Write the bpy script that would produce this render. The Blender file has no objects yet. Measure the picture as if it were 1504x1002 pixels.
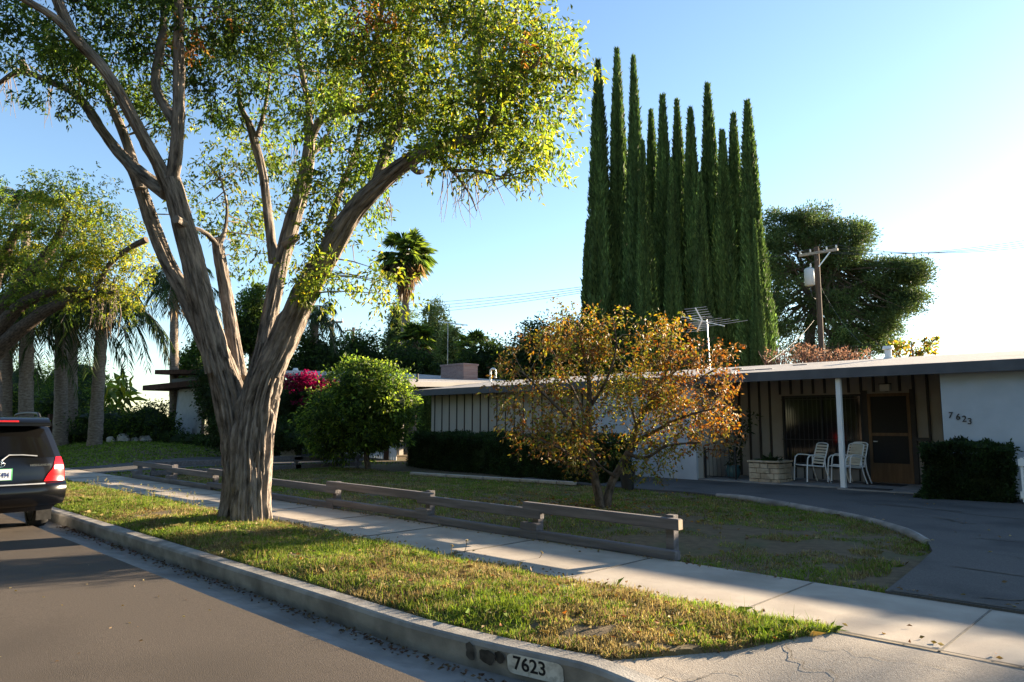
import bpy, math, random
import numpy as np
from math import radians as R_, sin, cos, pi
rng = np.random.default_rng(7)
random.seed(7)
S = bpy.context.scene
COL = S.collection

# ---------------------------------------------------------------- camera, sky, sun, exposure
FPX, EYE, AZ, PITCH = 1055.0, 1.42, 134.463, 6.543
cam_d = bpy.data.cameras.new('camera'); cam = bpy.data.objects.new('camera', cam_d); COL.objects.link(cam)
cam.location = (0, 0, EYE); cam.rotation_euler = (R_(90 + PITCH), 0, R_(AZ - 90))
cam_d.sensor_width = 36; cam_d.lens = 36 * FPX / 1504; cam_d.clip_start = .05; cam_d.clip_end = 3000
S.camera = cam
SUN_ROT, SUN_EL = 15.0, 14.0            # degrees; rotation counted from +Y towards +X
W = bpy.data.worlds.new('World'); S.world = W; W.use_nodes = True
sky = W.node_tree.nodes.new('ShaderNodeTexSky'); sky.sky_type = 'NISHITA'; sky.sun_disc = False
sky.sun_elevation = R_(SUN_EL); sky.sun_rotation = R_(SUN_ROT)
sky.air_density = 1.0; sky.dust_density = 0.22; sky.ozone_density = 2.2
bg = W.node_tree.nodes['Background']; bg.inputs[1].default_value = 0.062
W.node_tree.links.new(sky.outputs[0], bg.inputs[0])
sl = bpy.data.lights.new('sun', 'SUN'); sl.energy = 5.0; sl.angle = R_(.5); sl.color = (1.0, .80, .56)
so = bpy.data.objects.new('sun', sl); COL.objects.link(so)
so.rotation_euler = (R_(90 - SUN_EL), 0, R_(180 - SUN_ROT)); so.location = (10, 20, 30)
S.view_settings.view_transform = 'Standard'; S.view_settings.look = 'None'
S.view_settings.exposure = 2.42; S.view_settings.gamma = 1
S.render.engine = 'CYCLES'; S.cycles.max_bounces = 8; S.cycles.transparent_max_bounces = 8

# ---------------------------------------------------------------- pixel -> place helpers
_a, _p = R_(AZ), R_(PITCH)
_F = np.array([cos(_a), sin(_a), 0.]); _R = np.array([sin(_a), -cos(_a), 0.]); _Z = np.array([0, 0, 1.])
_fw = _F * cos(_p) + _Z * sin(_p); _up = _Z * cos(_p) - _F * sin(_p); _O = np.array([0, 0, EYE])
def _ray(u, v): return _fw * FPX + _R * (u - 752) + _up * (501 - v)
def PD(u, v, d): return _O + _ray(u, v) * d / FPX
def PG(u, v, z=0.):
    r = _ray(u, v); return _O + r * (z - EYE) / r[2]
def PY(u, v, y):
    r = _ray(u, v); return _O + r * y / r[1]

# ---------------------------------------------------------------- numpy noise
def _h(i, j, k): return np.modf(np.abs(np.sin(i * 127.1 + j * 311.7 + k * 74.7) * 43758.5453))[0]
def noise(p):
    p = np.asarray(p, float); i = np.floor(p); f = p - i; f = f * f * (3 - 2 * f); r = 0
    for a in (0, 1):
        for b in (0, 1):
            for c in (0, 1):
                w = (f[..., 0] if a else 1 - f[..., 0]) * (f[..., 1] if b else 1 - f[..., 1]) * (f[..., 2] if c else 1 - f[..., 2])
                r = r + w * _h(i[..., 0] + a, i[..., 1] + b, i[..., 2] + c)
    return r
def n2(x, y, s, o=0.): return noise(np.stack([np.asarray(x) * s + 31.7, np.asarray(y) * s + 11.3, np.zeros_like(np.asarray(x)) + o], -1))
def unit(v): return v / np.maximum(np.linalg.norm(v, axis=-1, keepdims=True), 1e-9)

# ---------------------------------------------------------------- materials
def _nm(name):
    m = bpy.data.materials.new(name); m.use_nodes = True
    return m, m.node_tree.nodes, m.node_tree.links, m.node_tree.nodes['Principled BSDF']
def surf(name, c1, c2=None, scale=4., rough=.8, bump=0., bscale=30., spec=.3, metal=0., stretch=(1, 1, 1), detail=6., c3=None, s3=.6, coat=0., lo=.38, hi=.62, uv=False):
    m, N, L, b = _nm(name)
    b.inputs['Roughness'].default_value = rough; b.inputs['Specular IOR Level'].default_value = spec
    b.inputs['Metallic'].default_value = metal; b.inputs['Coat Weight'].default_value = coat
    tc = N.new('ShaderNodeTexCoord'); mp = N.new('ShaderNodeMapping'); mp.inputs['Scale'].default_value = stretch
    L.new(tc.outputs['UV' if uv else 'Object'], mp.inputs['Vector'])
    b.inputs['Base Color'].default_value = (*c1, 1)
    out = None
    def noisefac(sc, lo, hi, det):
        n = N.new('ShaderNodeTexNoise'); n.inputs['Scale'].default_value = sc; n.inputs['Detail'].default_value = det
        L.new(mp.outputs[0], n.inputs['Vector'])
        r = N.new('ShaderNodeMapRange'); r.inputs[1].default_value = lo; r.inputs[2].default_value = hi
        L.new(n.outputs[0], r.inputs[0]); return r.outputs[0]
    def mix(fac, a, bcol):
        x = N.new('ShaderNodeMix'); x.data_type = 'RGBA'; L.new(fac, x.inputs[0])
        if isinstance(a, tuple): x.inputs[6].default_value = (*a, 1)
        else: L.new(a, x.inputs[6])
        x.inputs[7].default_value = (*bcol, 1); return x.outputs[2]
    if c2: out = mix(noisefac(scale, lo, hi, detail), c1, c2)
    if c3: out = mix(noisefac(s3, .5, .75, 5.), out if out else c1, c3)
    if out: L.new(out, b.inputs['Base Color'])
    if bump:
        n = N.new('ShaderNodeTexNoise'); n.inputs['Scale'].default_value = bscale; n.inputs['Detail'].default_value = 8
        L.new(mp.outputs[0], n.inputs['Vector'])
        bp = N.new('ShaderNodeBump'); bp.inputs['Strength'].default_value = min(1., bump); bp.inputs['Distance'].default_value = .008
        L.new(n.outputs[0], bp.inputs['Height']); L.new(bp.outputs[0], b.inputs['Normal'])
    return m
def leafmat(name, transl=.4, rough=.5, spec=.3, boost=1.25):
    m, N, L, b = _nm(name)
    a = N.new('ShaderNodeAttribute'); a.attribute_name = 'Col'
    L.new(a.outputs['Color'], b.inputs['Base Color']); b.inputs['Roughness'].default_value = rough; b.inputs['Specular IOR Level'].default_value = spec
    t = N.new('ShaderNodeBsdfTranslucent'); hs = N.new('ShaderNodeHueSaturation'); hs.inputs['Value'].default_value = boost; hs.inputs['Saturation'].default_value = 1.1
    L.new(a.outputs['Color'], hs.inputs['Color']); L.new(hs.outputs[0], t.inputs[0])
    mx = N.new('ShaderNodeMixShader'); mx.inputs[0].default_value = transl
    L.new(b.outputs[0], mx.inputs[1]); L.new(t.outputs[0], mx.inputs[2])
    L.new(mx.outputs[0], N['Material Output'].inputs['Surface'])
    return m
def barkmat(name, c1, c2, sx=9., sy=1.2, bump=1.0, dist=.05):
    m, N, L, b = _nm(name); b.inputs['Roughness'].default_value = .95; b.inputs['Specular IOR Level'].default_value = .1
    tc = N.new('ShaderNodeTexCoord'); mp = N.new('ShaderNodeMapping'); mp.inputs['Scale'].default_value = (sx, sy, 1)
    L.new(tc.outputs['UV'], mp.inputs['Vector'])
    n = N.new('ShaderNodeTexNoise'); n.inputs['Scale'].default_value = 3; n.inputs['Detail'].default_value = 8; n.inputs['Roughness'].default_value = .65
    L.new(mp.outputs[0], n.inputs['Vector'])
    r = N.new('ShaderNodeValToRGB'); r.color_ramp.elements[0].position = .36; r.color_ramp.elements[1].position = .64
    r.color_ramp.elements[0].color = (*c1, 1); r.color_ramp.elements[1].color = (*c2, 1)
    L.new(n.outputs[0], r.inputs[0]); L.new(r.outputs[0], b.inputs['Base Color'])
    bp = N.new('ShaderNodeBump'); bp.inputs['Strength'].default_value = bump; bp.inputs['Distance'].default_value = dist
    L.new(n.outputs[0], bp.inputs['Height']); L.new(bp.outputs[0], b.inputs['Normal'])
    return m

M = {}
M['asphalt'] = surf('asphalt', (.070, .058, .048), (.10, .083, .068), scale=90, rough=.9, bump=.5, bscale=160, c3=(.05, .042, .035), s3=.35, spec=.2)
M['gutter'] = surf('gutter_concrete', (.20, .19, .18), (.26, .25, .235), scale=6, rough=.9, bump=.3, bscale=90, c3=(.13, .12, .11), s3=1.5)
M['kerb'] = surf('kerb_concrete', (.20, .19, .175), (.30, .285, .26), scale=5, rough=.92, bump=.5, bscale=70, c3=(.12, .11, .10), s3=2.2)
M['pave'] = surf('pavement_concrete', (.33, .285, .235), (.385, .34, .28), scale=3, rough=.92, bump=.35, bscale=120, c3=(.25, .22, .18), s3=1.3)
M['apron'] = surf('apron_concrete', (.26, .225, .185), (.34, .30, .25), scale=60, rough=.95, bump=.6, bscale=130, c3=(.20, .175, .145), s3=1.1)
M['drive'] = surf('driveway_asphalt', (.072, .067, .062), (.10, .094, .087), scale=70, rough=.92, bump=.5, bscale=140, c3=(.036, .036, .035), s3=.8)
M['joint'] = surf('joint_dirt', (.05, .042, .032), (.09, .075, .05), scale=20)
M['soil'] = surf('lawn_soil', (.085, .062, .034), (.13, .096, .052), scale=9, rough=1., bump=.8, bscale=60, c3=(.06, .075, .025), s3=1.3)
M['dirt'] = surf('earth', (.08, .07, .045), (.05, .065, .025), scale=2, rough=1.)
M['bark'] = barkmat('furrowed_bark', (.06, .05, .042), (.36, .305, .26), 6.5, .9, 1., .05)
M['barkfar'] = barkmat('branch_bark', (.05, .04, .03), (.17, .13, .10), 6, 2)
M['palmbark'] = barkmat('palm_trunk_bark', (.13, .10, .08), (.30, .25, .20), 2, 5, .8)
M['twig'] = surf('twig_bark', (.14, .11, .085), (.22, .17, .13), scale=8)
M['leaf'] = leafmat('broad_leaf', .58, .45, .3, 1.5)
M['needle'] = leafmat('needle_leaf', .32, .6, .2, 1.3)
M['grass'] = leafmat('grass_blade', .45, .6, .2)
M['dryleaf'] = leafmat('dry_leaf', .38, .5, .35, 1.15)
M['roof'] = surf('roof_gravel', (.34, .315, .285), (.44, .41, .375), scale=40, rough=.95, bump=.7, bscale=60, c3=(.28, .26, .24), s3=.5)
M['fascia'] = surf('fascia_paint', (.085, .086, .092), (.105, .106, .112), scale=3, rough=.7)
M['cream'] = surf('cream_board', (.40, .365, .31), (.45, .41, .35), scale=2, rough=.75, stretch=(1, 1, .2))
M['white'] = surf('white_stucco', (.40, .43, .46), (.44, .47, .50), scale=2.5, rough=.9, bump=.35, bscale=80)
M['whitepaint'] = surf('white_paint', (.72, .72, .70), (.78, .78, .76), scale=3, rough=.5)
M['batten'] = surf('batten_paint', (.035, .03, .027), (.05, .043, .038), scale=3, rough=.7)
M['dark'] = surf('dark_paint', (.03, .03, .032), rough=.6)
M['glass'] = surf('window_glass', (.012, .012, .014), rough=.06, spec=.35)
M['screen'] = surf('door_mesh', (.022, .018, .015), (.03, .025, .02), scale=60, rough=.8)
M['doorwood'] = surf('door_wood', (.12, .065, .03), (.16, .09, .042), scale=3, rough=.6, stretch=(6, 6, .6))
M['porch'] = surf('porch_slab', (.20, .19, .18), (.26, .245, .23), scale=4, rough=.9)
M['iron'] = surf('black_iron', (.02, .02, .022), rough=.5, spec=.4)
M['fence'] = surf('weathered_timber', (.10, .092, .095), (.16, .148, .15), scale=3, rough=.9, bump=.5, bscale=20, stretch=(.5, 6, 6), c3=(.10, .09, .085), s3=1.)
M['fencecut'] = surf('timber_end_grain', (.32, .25, .18), (.42, .33, .24), scale=12, rough=.9)
M['stone'] = surf('flagstone', (.34, .26, .17), (.50, .40, .28), scale=3.5, rough=.9, bump=.5, bscale=20, c3=(.2, .15, .1), s3=6)
M['brick'] = None
M['rock'] = surf('rock', (.32, .30, .27), (.45, .43, .40), scale=5, rough=.95, bump=.5, bscale=12)
M['metal'] = surf('galvanised_metal', (.55, .55, .55), (.65, .65, .65), scale=6, rough=.4, metal=.8)
M['alu'] = surf('white_metal_tube', (.74, .74, .72), rough=.35)
M['strap'] = surf('vinyl_strap', (.62, .56, .44), (.68, .62, .5), scale=10, rough=.5)
M['plastic'] = surf('black_plastic', (.02, .02, .02), rough=.5)
M['teal'] = surf('teal_glaze', (.05, .12, .13), rough=.25, spec=.5)
M['polewood'] = surf('pole_wood', (.07, .05, .04), (.11, .08, .06), scale=4, rough=.9, stretch=(6, 6, .3))
M['wire'] = surf('cable', (.06, .06, .06), rough=.6)
M['brownwood'] = surf('brown_fascia', (.06, .032, .022), (.09, .048, .032), scale=3, rough=.95, spec=.05)
M['greywall'] = surf('grey_stucco', (.42, .42, .40), (.48, .48, .46), scale=3, rough=.9)
M['litter'] = leafmat('fallen_leaf', .25, .7)
def brickmat():
    m, N, L, b = _nm('old_brick'); b.inputs['Roughness'].default_value = .9
    tc = N.new('ShaderNodeTexCoord'); mp = N.new('ShaderNodeMapping'); mp.inputs['Rotation'].default_value = (R_(90), 0, 0)
    t = N.new('ShaderNodeTexBrick'); t.inputs['Scale'].default_value = 4.2; t.inputs['Color1'].default_value = (.20, .10, .085, 1); t.inputs['Color2'].default_value = (.28, .16, .13, 1); t.inputs['Mortar'].default_value = (.34, .30, .28, 1)
    t.inputs['Mortar Size'].default_value = .03
    L.new(tc.outputs['Object'], mp.inputs['Vector']); L.new(mp.outputs[0], t.inputs['Vector']); L.new(t.outputs[0], b.inputs['Base Color'])
    return m
M['brick'] = brickmat()

# ---------------------------------------------------------------- objects
def wloc(o):
    v = np.zeros(3)
    while o is not None: v += np.array(o.location); o = o.parent
    return v
def tag(o, label=None, cat=None, group=None, kind=None):
    if label: o['label'] = label
    if cat: o['category'] = cat
    if group: o['group'] = group
    if kind: o['kind'] = kind
    return o
def thing(name, label, cat, loc, group=None):
    o = bpy.data.objects.new(name, None); COL.objects.link(o); o.location = tuple(float(x) for x in loc); o.empty_display_size = .2
    return tag(o, label, cat, group)
class Geo:
    """Collects shapes in world coordinates and links them as ONE mesh object."""
    def __init__(s): s.V = []; s.F = []; s.U = []; s.C = []; s.n = 0; s.hasuv = False; s.hascol = False; s.MI = []
    def add(s, V, F, uv=None, col=None, mi=0):
        V = np.asarray(V, float).reshape(-1, 3); k = len(V)
        if isinstance(F, np.ndarray): fs = [F]
        else:
            d = {}
            for f in F: d.setdefault(len(f), []).append(f)
            fs = [np.array(x, int) for x in d.values()]
        for f in fs: s.F.append(f + s.n); s.MI.append(np.full(len(f), mi))
        s.V.append(V); s.n += k
        s.U.append(np.zeros((k, 2)) if uv is None else np.asarray(uv, float)); s.hasuv |= uv is not None
        c = np.ones((k, 4)); c[:, :3] = (.17, .14, .075)
        if col is not None: c[:, :3] = col; s.hascol = True
        s.C.append(c); return s
    def box(s, c, size, m=None, mi=0):
        h = np.array(size, float) / 2
        v = np.array([[-1, -1, -1], [1, -1, -1], [1, 1, -1], [-1, 1, -1], [-1, -1, 1], [1, -1, 1], [1, 1, 1], [-1, 1, 1]], float) * h
        if m is not None: v = v @ np.asarray(m).T
        return s.add(v + np.array(c, float), [(0, 3, 2, 1), (4, 5, 6, 7), (0, 1, 5, 4), (1, 2, 6, 5), (2, 3, 7, 6), (3, 0, 4, 7)], mi=mi)
    def b2(s, x0, x1, y0, y1, z0, z1, mi=0): return s.box(((x0 + x1) / 2, (y0 + y1) / 2, (z0 + z1) / 2), (abs(x1 - x0), abs(y1 - y0), abs(z1 - z0)), mi=mi)
    def bar(s, p, q, w, h, mi=0):
        p = np.array(p, float); q = np.array(q, float); d = q - p; L = np.linalg.norm(d); x = d / L
        y = np.cross([0, 0, 1.], x); y = unit(y) if np.linalg.norm(y) > 1e-4 else np.array([0, 1., 0]); z = np.cross(x, y)
        return s.box((p + q) / 2, (L, w, h), np.stack([x, y, z], 1), mi=mi)
    def tube(s, pts, rad, n=8, step=None, rough=0., fa=3., fl=1., caps=True, seed=0., mi=0, bark=0.):
        pts = np.asarray(pts, float); rad = np.broadcast_to(np.asarray(rad, float), (len(pts),)).copy()
        if step:                                       # Catmull-Rom resample
            A = np.vstack([2 * pts[0] - pts[1], pts, 2 * pts[-1] - pts[-2]]); op, orr = [], []
            for i in range(len(pts) - 1):
                k = max(1, int(np.linalg.norm(pts[i + 1] - pts[i]) / step)); t = np.arange(k)[:, None] / k
                a, b, c, d = A[i], A[i + 1], A[i + 2], A[i + 3]
                op.append(.5 * (2 * b + (c - a) * t + (2 * a - 5 * b + 4 * c - d) * t ** 2 + (3 * b - a - 3 * c + d) * t ** 3)); orr.append(rad[i] + (rad[i + 1] - rad[i]) * t[:, 0])
            pts = np.vstack(op + [pts[-1:]]); rad = np.concatenate(orr + [rad[-1:]])
        m = len(pts); T = unit(np.gradient(pts, axis=0)); ln = np.concatenate([[0], np.cumsum(np.linalg.norm(np.diff(pts, axis=0), axis=1))])
        x = np.cross(T[0], [0.31, .95, .1]); x = x / np.linalg.norm(x); X = [x]
        for i in range(1, m):
            x = X[-1] - T[i] * (X[-1] @ T[i]); X.append(x / np.linalg.norm(x))
        X = np.array(X); Y = np.cross(T, X); a = np.linspace(0, 2 * pi, n + 1)
        rr = rad[:, None] * np.ones(n + 1)
        if rough:
            q = np.stack([np.cos(a)[None] * fa * np.ones((m, 1)) + seed, np.sin(a)[None] * fa * np.ones((m, 1)) + seed * .7, ln[:, None] * fl * np.ones(n + 1)], -1)
            nz = noise(q) - .5; nz2 = np.abs(noise(q * np.array([2.3, 2.3, 1.6]) + 9.) - .5) * 2; lump = noise(q * np.array([.3, .3, 1.1]) + 4.) - .5
            rr = rr * (1 + rough * (nz * .9 + (nz2 - .5) * .9 + lump * .8))
        if bark:
            wob = noise(np.stack([np.cos(a)[None] * fa * .5 * np.ones((m, 1)), np.sin(a)[None] * fa * .5 * np.ones((m, 1)) + seed, ln[:, None] * 2.2 * np.ones(n + 1)], -1)) - .5
            def gro(k, l, w): return 1 - np.clip(np.abs(noise(np.stack([np.cos(a)[None] * fa * k + wob * .8 + seed, np.sin(a)[None] * fa * k + wob * .8 - seed, ln[:, None] * l + wob], -1)) - .5) * w, 0, 1)
            rr = rr * (1 + bark * .5 - bark * gro(1., .45, 7.) - bark * .5 * gro(2.2, .9, 6.) - bark * .25 * gro(4., 5., 4.))
        V = pts[:, None] + rr[..., None] * (np.cos(a)[None, :, None] * X[:, None] + np.sin(a)[None, :, None] * Y[:, None])
        i, j = np.meshgrid(np.arange(m - 1), np.arange(n), indexing='ij'); k = i * (n + 1) + j
        F = np.stack([k, k + 1, k + n + 2, k + n + 1], -1).reshape(-1, 4)
        uv = np.stack([(a / (2 * pi))[None] * (2 * pi * rad.mean()) * np.ones((m, 1)) + seed, ln[:, None] * np.ones(n + 1)], -1).reshape(-1, 2)
        s.add(V.reshape(-1, 3), F, uv, mi=mi)
        if caps:
            for e in (0, m - 1): s.add(V[e, :n], [tuple(range(n))] if e else [tuple(range(n - 1, -1, -1))], mi=mi)
        return s
    def cyl(s, c, r, z0, z1, n=16, r2=None): return s.tube([(c[0], c[1], z0), (c[0], c[1], z1)], [r, r if r2 is None else r2], n)
    def lathe(s, c, prof, n=20, mi=0):
        a = np.linspace(0, 2 * pi, n, endpoint=False); pr = np.array(prof, float); m = len(pr)
        V = np.stack([c[0] + pr[:, :1] * np.cos(a), c[1] + pr[:, :1] * np.sin(a), c[2] + pr[:, 1:] * np.ones(n)], -1)
        F = [(i * n + j, i * n + (j + 1) % n, (i + 1) * n + (j + 1) % n, (i + 1) * n + j) for i in range(m - 1) for j in range(n)]
        s.add(V.reshape(-1, 3), F, mi=mi)
        s.add(V[-1], [tuple(range(n))], mi=mi); return s.add(V[0], [tuple(range(n - 1, -1, -1))], mi=mi)
    def prism(s, poly, z0, z1):
        n = len(poly); V = [(x, y, z0) for x, y in poly] + [(x, y, z1) for x, y in poly]
        return s.add(V, [tuple(range(n - 1, -1, -1)), tuple(range(n, 2 * n))] + [(i, (i + 1) % n, n + (i + 1) % n, n + i) for i in range(n)])
    def grid(s, x, y, zf, **k):
        X, Y = np.meshgrid(x, y, indexing='ij'); V = np.stack([X, Y, zf(X, Y)], -1); m, n = X.shape
        i, j = np.meshgrid(np.arange(m - 1), np.arange(n - 1), indexing='ij'); q = i * n + j
        return s.add(V.reshape(-1, 3), np.stack([q, q + n, q + n + 1, q + 1], -1).reshape(-1, 4), **k)
    def blob(s, c, r, amp=.25, f=1.5, n=20, col=None, seed=0.):
        a = np.linspace(0, 2 * pi, n + 1); t = np.linspace(0.02, pi - .02, n // 2 + 1)
        D = np.stack([np.sin(t)[:, None] * np.cos(a), np.sin(t)[:, None] * np.sin(a), np.cos(t)[:, None] * np.ones(n + 1)], -1)
        k = 1 + amp * (noise(D * f + seed + 5) - .5) * 2; V = np.array(c) + D * np.array(r) * k[..., None]
        i, j = np.meshgrid(np.arange(n // 2), np.arange(n), indexing='ij'); q = i * (n + 1) + j
        return s.add(V.reshape(-1, 3), np.stack([q, q + n + 1, q + n + 2, q + 1], -1).reshape(-1, 4), col=col)
    def leaves(s, P, D, L, Wd, col, fold=.22, droop=0.):
        P = np.asarray(P, float); n = len(P); D = unit(np.asarray(D, float)); L = np.broadcast_to(L, (n,))[:, None]; Wd = np.broadcast_to(Wd, (n,))[:, None]
        Sd = unit(np.cross(D, rng.normal(size=(n, 3)))); Nn = np.cross(Sd, D)
        mid = P + D * L * .45 + Nn * Wd * fold; tip = P + D * L; tip[:, 2] -= droop * L[:, 0]
        V = np.stack([P, mid + Sd * Wd / 2, tip, mid - Sd * Wd / 2], 1).reshape(-1, 3)
        return s.add(V, np.arange(4 * n).reshape(-1, 4), col=np.repeat(np.asarray(col), 4, axis=0))
    def build(s, name, mat, parent=None, smooth=False, bevel=0., kind=None):
        V = np.vstack(s.V)
        if parent is not None: V = V - wloc(parent)
        me = bpy.data.meshes.new(name); me.vertices.add(len(V)); me.vertices.foreach_set('co', V.astype(np.float32).ravel())
        lv = np.concatenate([f.ravel() for f in s.F]).astype(np.int32); tot = np.concatenate([np.full(len(f), f.shape[1]) for f in s.F])
        st = np.concatenate([[0], np.cumsum(tot)[:-1]]).astype(np.int32)
        me.loops.add(len(lv)); me.loops.foreach_set('vertex_index', lv); me.polygons.add(len(tot)); me.polygons.foreach_set('loop_start', st)
        mats = mat if isinstance(mat, (list, tuple)) else [mat]
        for x in mats: me.materials.append(x)
        if len(mats) > 1: me.polygons.foreach_set('material_index', np.concatenate(s.MI).astype(np.int32))
        me.update(calc_edges=True)
        if s.hasuv: me.uv_layers.new(name='UVMap').data.foreach_set('uv', np.vstack(s.U)[lv].astype(np.float32).ravel())
        if s.hascol: me.color_attributes.new('Col', 'FLOAT_COLOR', 'POINT').data.foreach_set('color', np.vstack(s.C).astype(np.float32).ravel())
        me.polygons.foreach_set('use_smooth', np.full(len(tot), bool(smooth)))
        o = bpy.data.objects.new(name, me); COL.objects.link(o)
        if parent is not None: o.parent = parent
        if bevel:
            b = o.modifiers.new('bevel', 'BEVEL'); b.width = bevel; b.segments = 2; b.limit_method = 'ANGLE'
        if kind: o['kind'] = kind
        return o
def copy_thing(o, parent=None):
    c = o.copy(); COL.objects.link(c); c.parent = parent
    for ch in list(o.children): copy_thing(ch, c)
    return c
def text(name, body, mat, parent, origin, xdir, zdir, size, depth=.004, shear=0., bold=0., sx=1.):
    """Lettering as a real thin mesh: x runs along xdir, up along zdir."""
    cu = bpy.data.curves.new(name, 'FONT'); cu.body = body; cu.size = size; cu.extrude = depth / 2; cu.shear = shear; cu.offset = bold
    t = bpy.data.objects.new(name + '_tmp', cu); COL.objects.link(t)
    bpy.context.view_layer.update()
    me = bpy.data.meshes.new_from_object(t.evaluated_get(bpy.context.evaluated_depsgraph_get()))
    bpy.data.objects.remove(t); bpy.data.curves.remove(cu)
    n = len(me.vertices); co = np.zeros(n * 3); me.vertices.foreach_get('co', co); co = co.reshape(-1, 3)
    x = unit(np.array(xdir, float)); z = unit(np.array(zdir, float)); y = np.cross(z, x)   # y points away from... depth axis
    w = np.array(origin, float) + co[:, :1] * sx * x + co[:, 1:2] * z + co[:, 2:] * np.cross(x, z)
    if parent is not None: w = w - wloc(parent)
    me.vertices.foreach_set('co', w.ravel()); me.materials.clear(); me.materials.append(mat); me.update()
    o = bpy.data.objects.new(name, me); COL.objects.link(o)
    if parent is not None: o.parent = parent
    return o
PAL = {
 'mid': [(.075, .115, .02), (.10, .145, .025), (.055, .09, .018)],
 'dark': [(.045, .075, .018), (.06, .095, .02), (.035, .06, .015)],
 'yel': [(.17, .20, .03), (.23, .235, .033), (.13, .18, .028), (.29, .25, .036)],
 'yg': [(.14, .19, .032), (.18, .22, .036), (.11, .165, .03)],
 'rust': [(.28, .11, .035), (.24, .14, .05)],
 'orange': [(.27, .105, .03), (.22, .075, .022), (.32, .17, .045), (.15, .065, .025), (.22, .14, .045), (.12, .09, .025), (.10, .06, .03)],
 'gold': [(.32, .21, .035), (.24, .20, .035), (.33, .16, .035), (.16, .16, .03), (.18, .12, .04)],
 'cyp': [(.07, .115, .032), (.09, .14, .04), (.05, .088, .026)],
 'pine': [(.05, .08, .028), (.065, .10, .032), (.085, .115, .036)],
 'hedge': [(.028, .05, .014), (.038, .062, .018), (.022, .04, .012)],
 'pale': [(.16, .19, .07), (.20, .22, .08), (.12, .16, .05)],
 'grass': [(.125, .19, .03), (.16, .225, .038), (.095, .15, .025)],
 'straw': [(.27, .215, .09), (.21, .16, .065), (.30, .25, .12), (.15, .105, .05)],
 'magenta': [(.18, .010, .045), (.14, .008, .035), (.22, .022, .065)],
 'brush': [(.20, .11, .075), (.16, .09, .06), (.24, .15, .10)],
 'palm': [(.035, .06, .018), (.05, .08, .022), (.028, .045, .014)],
 'frondbrown': [(.22, .15, .08), (.17, .11, .06), (.28, .20, .11)],
}
def pick(names, n, jit=.18):
    if isinstance(names, str): names = [names]
    pool = np.array([c for k in names for c in PAL[k]]); c = pool[rng.integers(0, len(pool), n)]
    return np.clip(c * np.exp(rng.normal(0, jit, (n, 1))), 0, 1)
def sph(n): return unit(rng.normal(size=(n, 3)))

# ================================================================ GROUND AND ROAD
def sstep(t): t = np.clip(t, 0, 1); return t * t * (3 - 2 * t)
def kyo(x): return .20 * np.clip((np.asarray(x, float) + 4.3) / 1.5, 0, 1.6) ** 1.5
def road_z(x, y): return np.where(y > -3, -.115 + .075 * sstep((2.85 - y) / 6.), -.04) + 0 * x
def lawn_z(x, y):
    x = np.asarray(x, float); y = np.asarray(y, float)
    return .012 * (n2(x, y, .8) - .5) * 2 - .02 + .55 * sstep((-21.5 - x) / 13) * sstep((y - 6.6) / 5) + 0.05 * sstep((y - 6.7) / 2) * sstep((13 - y) / 3) * sstep((-2.4 - x) / 2)
def verge_z(x, y): return -.012 + .05 * sstep((y - 3.47 - kyo(x)) / .45) * sstep((5.2 - y) / .4) * sstep((-2.3 - x) / 1.) + .012 * (n2(x, y, 1.5) - .5) - .3 * sstep(((x + 2.85) * 1.93 - (y - 3.54) + .12 * (n2(x, y, 3.) - .5)) / .06)
g = Geo(); g.grid(np.linspace(-900, 900, 7), np.linspace(-900, 900, 7), lambda x, y: x * 0 - .4); g.build('ground', M['dirt'], kind='structure')
g = Geo(); g.grid(np.concatenate([np.linspace(-160, -30, 12), np.linspace(-28, 12, 41)]), np.array([-9., -6, -3, -2, -1, 0, .7, 1.4, 2., 2.5, 2.85]), road_z); 
g.b2(-160, 12, 2.80, 2.849, -.3, -.118); g.build('road', M['asphalt'], kind='structure')
g = Geo(); g.grid(np.concatenate([np.linspace(-160, -6, 60), np.linspace(-5.5, 12, 60)]), np.array([2.85, 2.93, 3.1, 3.32]), lambda x, y: -.135 - .05 * np.clip((y - 2.85) / .25, 0, 1) + .003 * n2(x, y, 4)); v_ = g.V[-1]; v_[:, 1] += np.where(v_[:, 1] > 3., 1, 0) * kyo(v_[:, 0]); g.build('gutter', M['gutter'], kind='structure')
# kerb: runs along the street, drops to the driveway apron near the right
kx = np.concatenate([np.arange(-120, -16, 4.), np.arange(-16, -4.4, .25), np.linspace(-4.3, -1.7, 30), [0., 3., 12.]])
kh = np.where(kx < -2.92, 0., np.where(kx > -2.0, -.135, -.135 * sstep((kx + 2.92) / .92)))
prof = [(3.32, -.3), (3.30, -.16), (3.285, -.03), (3.30, -.008), (3.32, 0.), (3.45, .002), (3.462, -.01), (3.465, -.3)]
V = np.array([[(x + .003 * sin(7 * x), y + float(kyo(x)) + .006 * (n2(x, 0., 1.7) - .5), (z + h if z > -.15 else z)) for (y, z) in prof] for x, h in zip(kx, kh)])
m_, n_ = V.shape[:2]; i, j = np.meshgrid(np.arange(m_ - 1), np.arange(n_ - 1), indexing='ij'); q = i * n_ + j
g = Geo(); g.add(V.reshape(-1, 3), np.stack([q, q + n_, q + n_ + 1, q + 1], -1).reshape(-1, 4)); kerb = g.build('kerb', M['kerb'], kind='structure')
M['stencilwhite'] = surf('worn_white_paint', (.62, .62, .60), (.34, .33, .31), scale=9, rough=.8, lo=.5, hi=.72, c3=(.3, .29, .27), s3=22)
M['stencilblack'] = surf('worn_black_paint', (.015, .015, .018), (.06, .06, .06), scale=30, rough=.8, lo=.55, hi=.8)
pp = []; px0, px1, pz0, pz1 = -3.36, -2.955, -.150, -.016
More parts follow.
